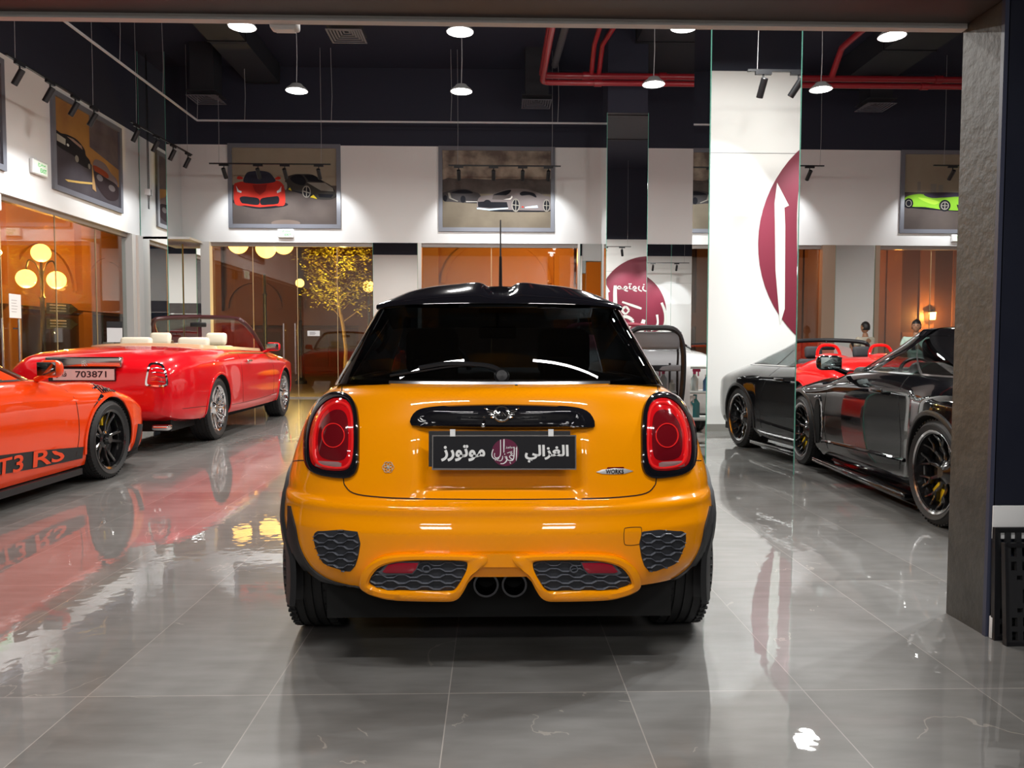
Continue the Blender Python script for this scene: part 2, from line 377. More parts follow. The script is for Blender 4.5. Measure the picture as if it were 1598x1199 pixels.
# ================================================================ ceiling things
M_red = mat('red_pipe_paint', (.24, .010, .016), .35, coat=.3)
M_duct = mat('duct_black', (.016, .017, .022), .6)
M_cable = mat('cable_grey', (.35, .35, .36), .5)
LH = 5.1
def downlight(px, py, label):
    p = F(px, py, LH); t = thing('hanging_downlight', label, 'lamp', p, 0, 'round ceiling downlights')
    MB().lathe([(0, .10), (.08, .10), (.105, .07), (.158, .026), (.17, 0), (.158, -.004)], 28).build('housing', mat('lamp_housing', (.3, .3, .3), .4), t)
    MB().lathe([(.156, .002), (.10, -.010), (0, -.014)], 28).build('lens', M_lens, t)
    MB().tube([(0, 0, .13), (.01, 0, .5), (-.01, 0, CEIL-LH)], .006, 6).build('cable', M_cable, t)
    point('downlight_spill', (p.x, p.y, LH-.10), 38, (1, .975, .93), .25)
    area('downlight_beam', (p.x, p.y, LH-.03), .31, 100, (1, .975, .93), (0, 0, 0), shape='DISK')
for px, py, lb in [(378, 42, 'downlight nearest the top left, above the red supercar poster'), (718, 50, 'upper downlight directly above the orange hatchback'),
                   (1068, 43, 'downlight partly hidden by the large mirrored column'), (1392, 57, 'downlight nearest the top right'),
                   (463, 142, 'lower downlight left of the hanging air diffuser cable'), (720, 143, 'lower downlight above the grey sports car poster'),
                   (1020, 132, 'downlight just below the red sprinkler pipes left of the big column'), (1281, 140, 'downlight over the red pipes right of the big column')]:
    downlight(px, py, lb)
for x, y in ((-4.1, 6.3), (-.6, 6.3), (3.15, 4.9), (6.7, 6.3), (-4.1, 9.5), (6.7, 9.5)):
    area('downlight_beam', (x, y, LH), .31, 95, (1, .975, .93), shape='DISK')
def diffuser(px, py, z, label, w=.62, duct=True, top=CEIL):
    p = F(px, py, z); t = thing('air_diffuser', label, 'air vent', p, 0, 'square ceiling air diffusers'); mb = MB()
    for k in range(6):
        a = w/2-k*.048; b = a-.034; zz = .03*k*.5
        for (x0, y0, x1, y1) in ((-a, -a, a, -b), (-a, b, a, a), (-a, -b, -b, b), (b, -b, a, b)):
            mb.box((x0, y0, zz), (x1, y1, zz+.008))
    mb.build('louvres', mat('diffuser_grey', (.11, .11, .13), .45), t, smooth=False)
    MB().box((-w/2, -w/2, .10), (w/2, w/2, .112)).build('back_plate', M_duct, t, smooth=False)
    if duct: MB().box((-.24, -.24, .11), (.24, .24, top-z)).build('duct_neck', M_duct, t, smooth=False)
diffuser(541, 57, 6.6, 'pale square air diffuser at the top beside the upper left downlight')
diffuser(322, 156, 6.3, 'dark air diffuser in the far left corner of the ceiling')
diffuser(837, 163, 6.3, 'air diffuser under the elbow of the red pipes')
diffuser(1366, 168, 6.3, 'dim air diffuser above the green sports car poster', top=6.88)
def pipe(name, label, pts, r, m, cat='pipe', group=None, couplings=()):
    t = thing(name, label, cat, pts[0], 0, group); o = Vector(pts[0])
    MB().tube([Vector(p)-o for p in pts], r, 12).build('pipe_run', m, t)
    if couplings:
        for p, ax in couplings:
            q = Vector(p)-o; d = Vector(ax)*.07; MB().tube([q-d, q+d], r*1.3, 12).build('coupling', m, t)
G = 'red sprinkler pipes'
def elbow(a, b, c, r=.15, n=6):
    a, b, c = map(Vector, (a, b, c)); p = b+(a-b).normalized()*r; q = b+(c-b).normalized()*r
    return [a]+[p*(1-t)**2+b*2*t*(1-t)+q*t*t for t in [i/n for i in range(n+1)]]+[c]
pipe('sprinkler_pipe', 'upper red pipe that bends at the elbow and runs right behind the big column', elbow((.905, 8, 6.30), (.905, 14.55, 6.30), (12.9, 14.55, 6.30)), .06, M_red, group=G, couplings=(((1.75, 14.55, 6.30), (1, 0, 0)), ((3.2, 14.55, 6.30), (1, 0, 0)), ((8.5, 14.55, 6.30), (1, 0, 0))))
pipe('sprinkler_pipe', 'lower red pipe running right just under its twin', elbow((.905, 8, 6.12), (.905, 14.4, 6.12), (12.9, 14.4, 6.12)), .052, M_red, group=G, couplings=(((1.95, 14.4, 6.12), (1, 0, 0)), ((8.15, 14.4, 6.12), (1, 0, 0))))
pipe('sprinkler_pipe', 'left red branch pipe coming toward the camera from the upper run', [(1.84, 14.5, 6.32), (1.84, 14.1, 6.7), (1.86, 13.4, 6.78), (1.95, 8, 6.8)], .045, M_red, group=G)
pipe('sprinkler_pipe', 'right red branch pipe coming toward the camera from the upper run', [(1.98, 14.5, 6.32), (1.99, 14.1, 6.7), (2.12, 13.4, 6.78), (2.35, 8, 6.8)], .045, M_red, group=G)
pipe('sprinkler_pipe', 'red branch pipe behind the upper right downlight', [(6.42, 14.5, 6.32), (6.42, 14.1, 6.7), (6.5, 8, 6.8)], .06, M_red, group=G)
pipe('drain_pipe', 'dark grey pipe beside the red elbow', [(1.28, 16.2, 7.1), (1.5, 8, 7.1)], .07, mat('pipe_grey', (.10, .10, .11), .5))
def duct(label, a, b):
    t = thing('air_duct', label, 'duct', a); d = [b[i]-a[i] for i in range(3)]
    MB().box((0, 0, 0), d).build('duct_body', M_duct, t, smooth=False)
    n = max(2, int(abs(d[1])/2.2))
    for k in range(n+1): MB().box((-.02, d[1]*k/n-.02, -.02), (d[0]+.02, d[1]*k/n+.02, d[2])).build('duct_flange', M_satin, t, smooth=False)
duct('dark rectangular air duct along the ceiling on the upper left', (-5.4, 8, 6.95), (-4.7, 17.0, 7.38))
duct('dark rectangular air duct along the ceiling on the upper right', (7.5, 8, 6.9), (8.5, 16.9, 7.38))
duct('dark rectangular duct behind the red pipes', (2.75, 8.2, 7.05), (4.8, 17.0, 7.38))
# suspended cable rail, a loop with its cables
rail = thing('suspended_cable_rail', 'thin white rail hung in a loop under the black ceiling', 'rail', (0, 0, 5.9))
mb = MB()
for a, b in (((-6.28, 8, 0), (-6.2, 16.25, 0)), ((-6.2, 16.25, 0), (2.5, 16.2, 0))):
    mb.tube([a, b], .022, 4)
mb.build('rail_bar', mat('rail_white', (.55, .55, .56), .4), rail)
for x, y in ((-6.24, 11.2), (-6.22, 13.0), (-6.2, 14.6), (-6.18, 16.2), (-5.2, 16.2), (-3.4, 16.2), (-.9, 16.2), (1.35, 16.2)):
    MB().tube([(x, y, 0), (x+.02, y, .5), (x, y, 1.5)], .005, 5).build('hanging_wire', M_cable, rail)
# smoke detector box at lintel
t = thing('detector_box', 'small white box under the lintel next to the top left downlight', 'detector', (P(444, 25, 3.26).x, 3.235, 2.512))
MB().rbox((0, .03, 0), (.118, .06, .05), .012).build('box_shell', M_white, t); MB().box((-.04, .01, -.028), (.04, .05, -.0245)).build('cover_plate', M_whitegloss, t, smooth=False)
# ---- track lights
def track(label, a, b, heads, aim, glow=(), wires=(0.08, .92), group='black spotlights on ceiling tracks', power=0):
    a = Vector(a); b = Vector(b); d = (b-a); L = d.length; rz = math.atan2(d.y, d.x)
    t = thing('lighting_track', label+', the bar', 'track', a, rz, 'black lighting track bars')
    MB().box((0, -.018, -.012), (L, .018, .012)).build('track_bar', M_satin, t, smooth=False)
    for w in wires: MB().tube([(w*L, 0, .01), (w*L+.01, 0, .6), (w*L, 0, CEIL-a.z)], .004, 5).build('hanging_wire', M_cable, t)
    for k, h in enumerate(heads):
        p = a+d*h; dirn = Vector(aim) if not isinstance(aim, list) else Vector(aim[k])
        dirn.normalize()
        s = thing('track_spotlight', '%s, %s' % (label, ORD(k, len(heads))), 'spotlight', p, rz, group)
        MB().box((-.10, -.02, -.05), (.10, .02, -.012)).build('adapter', M_satin, s, smooth=False)
        loc = Matrix.Rotation(-rz, 3, 'Z') @ dirn
        q = loc.to_track_quat('Z', 'Y').to_matrix().to_4x4(); T = Matrix.Translation((0, 0, -.16)) @ q
        MB().tube([(0, 0, -.04), (0, 0, -.15)], .012, 8).build('stem', M_satin, s)
        MB().lathe([(0, -.07), (.036, -.07), (.042, -.062), (.042, .16), (.036, .165), (.034, .145), (0, .145)], 20, T=T).build('lamp_barrel', M_satin, s)
        MB().lathe([(.034, .150), (0, .150)], 20, T=T).build('lamp_lens', M_lens, s)
        if power: spot('track_beam', p+Vector((0, 0, -.16))+dirn*.17, p+dirn*3, power, 84, .7, (.93, .97, 1))
def ORD(k, n): return ['first head from its left end', 'second head from its left end', 'third head from its left end', 'fourth head from its left end'][k]
track('left wall track nearest the camera', (-6.4, 10.3, 5.0), (-6.4, 12.65, 5.0), (.12, .42, .7, .93), (-.55, -.05, -1), power=80)
track('left wall track beside the corner column', (-6.5, 13.95, 5.2), (-6.35, 16.3, 5.2), (.08, .38, .66, .93), (-.5, 0, -1), power=70)
track('back wall track over the red supercar poster', (-5.95, 16.2, 5.0), (-3.42, 16.2, 5.0), (.12, .40, .62, .90), (0.02, 1.0, -1), power=75)
track('back wall track over the grey sports car poster', (-.95, 16.2, 5.0), (1.42, 16.2, 5.0), (.09, .40, .66, .89), (0, 1.0, -1), power=75)
track('back wall track right of the big column', (5.95, 16.2, 5.05), (7.05, 16.2, 5.05), (.2, .72), (-.1, 1.0, -1), power=75)
track('back wall track over the green sports car poster', (9.42, 16.2, 5.08), (12.2, 16.2, 5.08), (.15, .45, .75), (-.05, 1.0, -1), power=75)
track('sign wall track seen in the mirrored column', (3.1, 4.35, 4.55), (4.6, 4.35, 4.55), (.13, .42, .8), [(-.12, -.45, -.9), (-.5, -.5, -.9), (.2, -.5, -1)], power=240)
track('sign wall track over the round sign', (5.3, 4.35, 4.55), (7.8, 4.35, 4.55), (.13, .42, .8), (0, -.6, -1), power=170)
# ================================================================ sign on the front wall
STROKES = [([(752, 408), (752, 525), (740, 553), (716, 560), (702, 545), (704, 520)], 7), ([(692, 488), (682, 515), (682, 545), (698, 566), (728, 570), (742, 560)], 7),
           ([(781, 404), (780, 515)], 9), ([(866, 468), (866, 500), (862, 560), (848, 582), (832, 576)], 8),
           ([(862, 545), (842, 538), (826, 548), (836, 562), (852, 572), (832, 582), (806, 572), (792, 556), (790, 545)], 7),
           ([(806, 520), (850, 505)], 5), ([(800, 545), (806, 570), (796, 592), (776, 606), (752, 607)], 9), ([(770, 543), (768, 568), (752, 584), (734, 580)], 6),
           ([(836, 590), (828, 596), (838, 602), (830, 606), (840, 606)], 3), ([(834, 524), (842, 516), (850, 524), (842, 532), (834, 524)], 5),
           ([(783, 528), (791, 528)], 9), ([(762, 566), (770, 566)], 6), ([(706, 578), (714, 578)], 6), ([(722, 579), (730, 579)], 6)]
def logo(mb, cx, cz, r, mp, mi_disc, mi_ink, d0, d1, n=72):
    mb.prism([(cx+r*math.cos(2*PI*k/n), cz+r*math.sin(2*PI*k/n)) for k in range(n)], d0, d1, mp, mi_disc)
    AL = [(878, 482), (889, 462), (891, 480), (889, 540), (884, 588), (880, 574), (881, 500), (882, 484)]
    mb.prism([(cx+(x-792)/113*r, cz-(y-515)/113*r) for x, y in AL], d1, d1+(d1-d0)*.5, mp, mi_ink)
    for i, (s, w) in enumerate(STROKES):
        pts = [(cx+(x-792)/113*r, cz-(y-515)/113*r) for x, y in s]
        ws = [w/113*r*(.75+.5*math.sin(PI*k/(len(pts)-1)+.3)) for k in range(len(pts))]
        pts = crom([(p[0], p[1], 0) for p in pts], 4); pts = [(p.x, p.y) for p in pts]
        wf = [w/113*r*(.7+.45*abs(math.sin(PI*k/(len(pts)-1)+.4))) for k in range(len(pts))]
        for k in range(len(pts)-1):
            mb.ribbon([pts[k], pts[k+1]], [wf[k], wf[k+1]], d1, d1+(d1-d0)*(.5+.02*i), mp, mi_ink)
            
    lettering(mb, AR_MOT, cx+3/113*r, cx+70/113*r, cz+33/113*r, cz+52/113*r, mp, mi_ink, .02, True, d1, d1+(d1-d0)*.6)
M_maroon = mat('maroon_vinyl', (.16, .012, .03), .45); M_ink = mat('sign_lettering_cream', (.72, .74, .68), .5)
t = thing('wall_sign', 'large maroon round sign with white lettering on the white wall, seen in the mirrors', 'sign', (5.41, YF, 2.62))
mb = MB(); logo(mb, 0, 0, 1.75, lambda u, v, d: (-u, d, v), 0, 1, .001, .008)
mb.build('sign_disc', [M_maroon, M_ink], t, smooth=False)
struct('trim_11', MB().box((2.0, YF, 0), (XR, YF+.012, .10)), mat('skirting_grey', (.25, .24, .22), .4))
struct('trim_12', MB().box((2.02, YF, 3.84), (XR, YF+.004, 3.848)), mat('panel_joint', (.3, .3, .3), .5))
# ================================================================ posters and signs
def poster(label, o, ux, w, h, rect, items, fw_=.09):
    """o = lower left corner on the wall, ux = unit vector to the picture's right; rect = source box the shapes are drawn in"""
    o = Vector(o); ux = Vector(ux); n = ux.cross(Vector((0, 0, 1))); rz = math.atan2(ux.y, ux.x)
    t = thing('framed_poster', label, 'poster', o, rz, None)
    mb = MB()
    for (a, b) in (((0, 0), (w, fw_)), ((0, h-fw_), (w, h)), ((0, fw_), (fw_, h-fw_)), ((w-fw_, fw_), (w, h-fw_))):
        mb.box((a[0], -.05, a[1]), (b[0], 0, b[1]))
    mb.build('frame', M_frame, t, smooth=False)
    x0, y0, x1, y1 = rect; pw, ph = w-2*fw_, h-2*fw_
    mats = []; pb = MB()
    def mi(c):
        m = c if not isinstance(c, tuple) else mat('print_%d_%d_%d' % tuple(int(v*255) for v in c), c, .8, spec=.1)
        if m not in mats: mats.append(m)
        return mats.index(m)
    mp = lambda u, v, d: (fw_+u*pw, -.012-d, fw_+v*ph)
    pb.prism([(0, 0), (1, 0), (1, 1), (0, 1)], -.01, 0, mp, mi(items[0]))
    for k, (c, poly) in enumerate(items[1:]):
        d = .0006*(k+1)
        if poly[0] == 'disc':
            _, cx, cy, rx, ry = poly; poly = [(cx+rx*math.cos(a*PI/10), cy+ry*math.sin(a*PI/10)) for a in range(20)]
        elif poly[0] == 'smooth': poly = [(p.x, p.y) for p in crom([(q[0], q[1], 0) for q in poly[1:]], 5, True)]
        uv = [((min(max(x, x0), x1)-x0)/(x1-x0), 1-(min(max(y, y0), y1)-y0)/(y1-y0)) for x, y in poly]
        pb.add([mp(u, v, d) for u, v in uv], [tuple(range(len(uv)))], mi(c))
    pb.build('print', mats, t, smooth=False); return t
P_beige = mat('print_beige_sky', (.24, .20, .145), .8, spec=.1, noise=(1.6, .3, (.32, .27, .2)))
P_floor = mat('print_studio_floor', (.06, .048, .045), .8, spec=.1, noise=(1.5, .3, (.10, .08, .07)))
P_cloud = mat('print_clouds', (.13, .10, .085), .8, spec=.1, noise=(2.6, .14, (.42, .35, .27)))
P_mist = mat('print_misty_trees', (.06, .05, .045), .8, spec=.1, noise=(4, .25, (.12, .10, .09)))
P_sand = mat('print_sand', (.13, .105, .078), .8, spec=.1, noise=(3, .3, (.17, .14, .10)))
P_road = mat('print_road', (.05, .043, .05), .8, spec=.1, noise=(3, .3, (.07, .06, .066)))
P_dusk = mat('print_dusk_sky', (.07, .055, .07), .8, spec=.1, noise=(2, .25, (.16, .13, .13)))
P_gold = mat('print_gold_sky', (.42, .22, .06), .8, spec=.1, noise=(1.4, .3, (.22, .10, .05)))
K = (.012, .012, .015); RD = (.42, .03, .02); DR = (.24, .02, .018); GY = (.04, .037, .033); LG = (.22, .2, .17); YL = (.6, .45, .03)
p1, p2 = P(357, 356, YB), P(531, 226, YB)
pw_, ph_ = 2.52, 1.84
poster('grey framed poster of a red supercar beside a dark supercar, left on the back wall', (-5.93, YB, 3.83), (1, 0, 0), 2.5, 1.87, (230, 205, 1435, 1100),
  [P_beige, (P_floor, [(230, 640), (1435, 640), (1435, 1100), (230, 1100)]), ((.16, .12, .10), ['disc', 840, 1085, 170, 40]),
   (K, ['smooth', (250, 860), (400, 900), (560, 920), (820, 890), (850, 850), (600, 800), (260, 810)]),
   (RD, ['smooth', (248, 640), (275, 615), (345, 600), (420, 615), (520, 628), (640, 615), (740, 585), (805, 620), (832, 700), (832, 860), (770, 885), (700, 880), (545, 890), (400, 880), (310, 885), (255, 860), (243, 760)]),
   (RD, ['smooth', (280, 560), (300, 538), (340, 545), (350, 570), (300, 575)]), (RD, ['smooth', (720, 560), (760, 538), (790, 555), (770, 575), (730, 575)]),
   ((.03, .03, .045), ['smooth', (355, 600), (395, 500), (470, 478), (560, 472), (650, 490), (700, 540), (722, 600), (560, 625), (430, 620)]),
   (DR, [(460, 640), (630, 630), (610, 710), (545, 760), (490, 715)]),
   (K, ['smooth', (310, 800), (345, 775), (430, 780), (530, 800), (530, 870), (420, 868), (345, 860)]), (K, ['smooth', (760, 775), (690, 775), (560, 800), (558, 870), (660, 868), (755, 855)]),
   (RD, [(300, 850), (545, 885), (800, 855), (800, 875), (545, 900), (300, 875)]),
   ((.5, .5, .5), [(272, 650), (300, 700), (335, 715), (330, 735), (285, 720)]), ((.5, .5, .5), [(795, 650), (770, 690), (740, 710), (745, 735), (790, 715)]),
   (K, ['smooth', (1030, 740), (1200, 800), (1400, 790), (1425, 740), (1300, 720), (900, 700), (845, 690)]),
   (GY, ['smooth', (845, 560), (930, 515), (1020, 508), (1160, 515), (1280, 590), (1380, 650), (1425, 740), (1380, 800), (1210, 800), (1130, 740), (900, 700), (845, 670)]),
   (K, ['smooth', (930, 530), (1020, 515), (1080, 590), (1050, 640), (960, 620), (900, 570)]), (K, [(1060, 520), (1165, 520), (1285, 600), (1110, 590)]),
   (LG, [(1090, 605), (1300, 610), (1390, 670), (1400, 710), (1250, 700), (1150, 640)]), (K, [(1220, 740), (1400, 745), (1370, 785), (1230, 780)]),
   (LG, ['disc', 1085, 715, 50, 72]), (K, ['disc', 1085, 715, 38, 58]), (LG, [(1080, 650), (1092, 650), (1090, 780), (1078, 780)]), (LG, [(1045, 700), (1125, 725), (1125, 738), (1045, 715)]),
   (LG, ['disc', 845, 650, 18, 48]), (YL, [(1125, 780), (1165, 750), (1210, 800)]), (YL, [(875, 690), (895, 665), (915, 708)])])
poster('grey framed poster of two grey sports cars under brown clouds, centre of the back wall', (-1.24, YB, 3.78), (1, 0, 0), 2.62, 1.90, (150, 150, 1395, 1045),
  [P_cloud, (P_mist, [(150, 490), (220, 465), (300, 480), (430, 470), (560, 478), (700, 485), (830, 470), (980, 478), (1100, 468), (1250, 480), (1395, 470), (1395, 660), (150, 660)]),
   (P_sand, [(150, 650), (1395, 650), (1395, 1045), (150, 1045)]),
   (K, ['smooth', (150, 720), (330, 750), (540, 760), (580, 740), (400, 720)]),
   ((.05, .045, .045), ['smooth', (150, 650), (200, 625), (290, 600), (420, 595), (500, 625), (570, 650), (590, 690), (570, 740), (420, 755), (250, 745), (165, 735)]),
   (LG, [(210, 640), (235, 640), (250, 700), (330, 735), (320, 742), (225, 705)]), (K, ['smooth', (250, 640), (320, 612), (420, 605), (500, 640), (380, 650)]),
   (K, ['disc', 385, 715, 30, 42]), (K, ['disc', 180, 705, 24, 36]), ((.35, .33, .3), [(420, 735), (550, 738), (550, 748), (420, 748)]),
   (K, ['smooth', (550, 800), (700, 850), (1000, 858), (1380, 850), (1385, 800), (900, 780)]),
   ((.15, .125, .12), ['smooth', (590, 680), (720, 660), (850, 605), (960, 588), (1100, 592), (1230, 625), (1330, 670), (1390, 690), (1395, 830), (1230, 840), (900, 835), (700, 830), (560, 810), (550, 740)]),
   (K, ['smooth', (730, 665), (860, 615), (940, 605), (880, 665)]), (K, ['smooth', (1040, 640), (1090, 618), (1200, 640), (1230, 690), (1150, 660), (1060, 668)]),
   (K, [(555, 745), (620, 740), (660, 725), (700, 745), (890, 745), (905, 810), (700, 815), (560, 805)]), ((.09, .075, .07), [(730, 665), (940, 665), (900, 720), (720, 715)]),
   ((.4, .48, .55), [(545, 812), (690, 825), (905, 808), (905, 822), (690, 845), (545, 828)]), ((.4, .48, .55), [(1100, 800), (1240, 780), (1250, 808), (1100, 815)]),
   ((.6, .55, .5), [(850, 715), (930, 700), (948, 670), (955, 690), (930, 715)]),
   (LG, ['disc', 992, 780, 48, 78]), (K, ['disc', 992, 780, 36, 64]), (LG, [(988, 710), (998, 710), (996, 850), (986, 850)]), (LG, [(955, 770), (1030, 780), (1030, 790), (955, 782)]),
   (LG, ['disc', 1348, 782, 42, 74]), (K, ['disc', 1348, 782, 32, 60]), (LG, [(1344, 715), (1352, 715), (1352, 850), (1344, 850)]), (LG, [(1310, 775), (1388, 782), (1388, 790), (1310, 785)]),
   (RD, ['disc', 1072, 800, 14, 8]), (K, ['disc', 665, 750, 40, 30])])
poster('grey framed poster of a lime green sports car, right end of the back wall', (9.29, YB, 3.80), (1, 0, 0), 2.62, 1.88, (190, 130, 1200, 985),
  [P_beige, (P_floor, [(190, 560), (1200, 560), (1200, 985), (190, 985)]), (LG, [(318, 440), (350, 440), (350, 560), (318, 560)]), (LG, [(445, 465), (500, 465), (500, 560), (445, 560)]), (LG, [(520, 475), (565, 475), (565, 560), (520, 560)]),
   (K, ['smooth', (200, 730), (400, 755), (700, 775), (1190, 790), (1190, 740), (300, 710)]),
   ((.20, .42, .03), ['smooth', (200, 640), (240, 600), (350, 580), (440, 605), (560, 620), (700, 608), (820, 600), (1000, 640), (1150, 690), (1180, 760), (900, 770), (600, 760), (400, 730), (260, 720)]),
   ((.34, .55, .05), ['smooth', (330, 620), (450, 640), (530, 670), (480, 700), (380, 660)]),
   ((.05, .04, .06), ['smooth', (380, 585), (470, 570), (600, 560), (760, 570), (860, 600), (640, 612), (460, 625)]),
   (K, [(700, 700), (1150, 705), (1150, 760), (720, 770)]),
   (K, ['disc', 238, 688, 44, 58]), (LG, ['disc', 238, 688, 30, 40]), (K, ['disc', 238, 688, 22, 32]), (K, ['disc', 585, 712, 56, 66]), (LG, ['disc', 585, 712, 40, 48]), (K, ['disc', 585, 712, 30, 36]),
   (LG, [(580, 670), (590, 670), (590, 755), (580, 755)]), (LG, [(545, 708), (625, 708), (625, 716), (545, 716)])])
poster('grey framed poster of classic cars on a road at sunset, on the left wall', (XL, 13.28, 3.86), (0, 1, 0), 2.42, 1.70, (78, 45, 735, 1080),
  [P_gold, (P_dusk, [(415, 45), (735, 45), (735, 560), (415, 440)]), (P_road, [(78, 600), (420, 650), (735, 800), (735, 1180), (78, 1080)]),
   ((.02, .018, .02), ['smooth', (80, 440), (140, 445), (200, 425), (290, 430), (360, 500), (375, 570), (415, 620), (410, 720), (290, 710), (260, 650), (120, 620), (80, 560)]),
   ((.35, .33, .28), [(100, 470), (180, 490), (178, 565), (100, 555)]), ((.5, .5, .45), ['disc', 200, 548, 12, 16]), (LG, ['disc', 282, 665, 18, 42]), (LG, ['disc', 405, 690, 12, 34]),
   ((.30, .2, .16), [(190, 450), (250, 445), (330, 480), (340, 520), (250, 480)]),
   ((.16, .12, .12), ['smooth', (455, 590), (500, 555), (580, 570), (640, 650), (700, 700), (715, 780), (640, 800), (460, 690)]),
   ((.22, .045, .02), ['smooth', (450, 650), (520, 650), (600, 680), (600, 740), (480, 725), (450, 690)]),
   ((.03, .02, .022), ['smooth', (450, 730), (600, 750), (710, 790), (715, 960), (600, 1020), (480, 900)]), ((.12, .10, .10), ['disc', 512, 780, 34, 42]), ((.12, .10, .10), ['disc', 645, 850, 38, 42]),
   ((.5, .33, .1), [(160, 975), (300, 930), (430, 880), (430, 905), (300, 955), (190, 990)]), ((.36, .22, .1), [(430, 610), (450, 800), (470, 980), (430, 960)])])
poster('dark framed poster at the left picture edge on the left wall', (XL, 9.6, 3.86), (0, 1, 0), 2.42, 1.70, (0, 0, 100, 100),
  [P_gold, (P_road, [(0, 45), (100, 50), (100, 100), (0, 100)]), ((.02, .02, .022), ['smooth', (40, 52), (60, 40), (85, 42), (98, 52), (97, 66), (60, 68), (42, 62)]), (LG, ['disc', 88, 64, 4, 6]), (LG, ['disc', 55, 64, 4, 6]),
   (LG, [(60, 72), (100, 66), (100, 68), (60, 75)])])
M_green = mat('exit_green', (.03, .35, .08), .5, emit=(.05, .6, .15), es=.35)
M_exitw = mat('exit_panel', (.75, .8, .68), .4, emit=(.8, 1, .75), es=.35)
def exit_sign(label, o, rz, w=.42, h=.24, lit=True):
    t = thing('exit_sign', label, 'exit sign', o, rz, 'green and white exit signs')
    MB().rbox((0, -.035, 0), (w, .07, h), .02).build('sign_case', M_white, t)
    mp = lambda u, v, d: (u, -.071-d, v)
    mb = MB(); mb.prism([(-w*.43, -h*.4), (w*.43, -h*.4), (w*.43, h*.4), (-w*.43, h*.4)], 0, .002, mp, 0)
    mb.build('sign_face', M_exitw, t, smooth=False)
    mb = MB(); lettering(mb, 'EXIT', -w*.05, w*.36, -h*.3, -h*.02, mp, 0, .03, False, .002, .004)
    lettering(mb, "\ufe9d\ufeae\ufea8\ufee3", -w*.2, w*.30, h*.05, h*.34, mp, 0, .02, True, .002, .004)
    mb.build('sign_lettering', M_green, t, smooth=False)
exit_sign('green and white exit sign on the left wall beside the sunset poster', (XL, 12.86, 4.11), R(90))
e2 = P(447, 365, YB); exit_sign('white exit sign above the back glass doors under the red supercar poster', (e2.x, YB, e2.z), 0, .36, .2)
e3 = P(1495, 371, YB); exit_sign('exit sign cut by the dark pillar, under the green sports car poster', (e3.x, YB, e3.z-.02), 0, .36, .17)
exit_sign('lit door sign at the left picture edge above the left glass doors', (XL+.02, 11.55, 3.35), R(90), .5, .26)
jb = P(225, 297, 16.48)
t = thing('junction_box', 'small pale box on the corner mirror by the ceiling cable', 'junction box', (XL+.20, 16.49, 4.45)); MB().rbox((0, -.03, 0), (.12, .06, .13), .012).build('box_shell', M_white, t)
MB().tube([(0, -.02, -.06), (0, -.01, -.35)], .008, 6).build('conduit', M_satin, t); MB().tube([(0, -.02, .06), (0, -.01, 2.9)], .008, 6).build('conduit', M_satin, t)
# door pulls and papers on the glass doors
def pull(label, pos, rz, h=1.1, n=2, gap=.22):
    t = thing('door_pull', label, 'door handle', pos, rz, 'steel pull bars on glass doors')
    for k in range(n):
        s = (k-(n-1)/2)*gap; MB().tube([(s, -.09, 0), (s, -.09, h)], .018, 10).build('pull_bar', M_steel, t)
        mb = MB()
        for z in (.15, h-.15): mb.tube([(s, -.09, z), (s, 0, z)], .012, 8)
        mb.build('standoff', M_steel, t)
pull('steel pull bars on the left glass doors', (XL-.08, 12.05, .55), R(90), 1.05, 2, .42)
q = P(452, 540, YB); pull('steel pull bars on the back glass doors beside the tree', (q.x, YB+.08, .55), 0, 1.15, 2, .26)
def note(name, label, o, rz, w, h):
    t = thing(name, label, 'notice', o, rz)
    MB().box((-w/2, -.003, 0), (w/2, 0, h)).build('paper_sheet', M_whitegloss, t, smooth=False)
    mb = MB()
    for k in range(5): mb.box((-w*.32, -.004, h*(.25+.12*k)), (w*(.1+.05*(k % 3)), -.0031, h*(.25+.12*k)+.006))
    mb.build('print_lines', M_frame, t, smooth=False)
note('paper_notice', 'white paper notice taped to the left glass door', (XL-.10, 12.35, 1.62), R(90), .30, .38)
q = P(488, 521, YB); note('paper_notice', 'small white notice on the back glass door by the tree', (q.x, YB+.09, q.z-.05), 0, .28, .12)
sp = PX(179, 520, -7.15); t = thing('display_stand', 'white sheet on a black-topped stand inside the left glass wall', 'sign stand', (-7.15, sp.y, 0))
MB().lathe([(0, 0), (.16, 0), (.16, .015), (.02, .03), (.015, .04), (.015, 1.25), (0, 1.25)], 20).build('stand_base', M_satin, t)
MB().box((-.01, -.13, 1.25), (.0, .13, 1.52)).build('paper_sheet', M_whitegloss, t, smooth=False, rot=(0, 0, R(-60)))
MB().box((-.012, -.13, 1.52), (.002, .13, 1.64)).build('black_header', M_satin, t, smooth=False, rot=(0, 0, R(-60)))
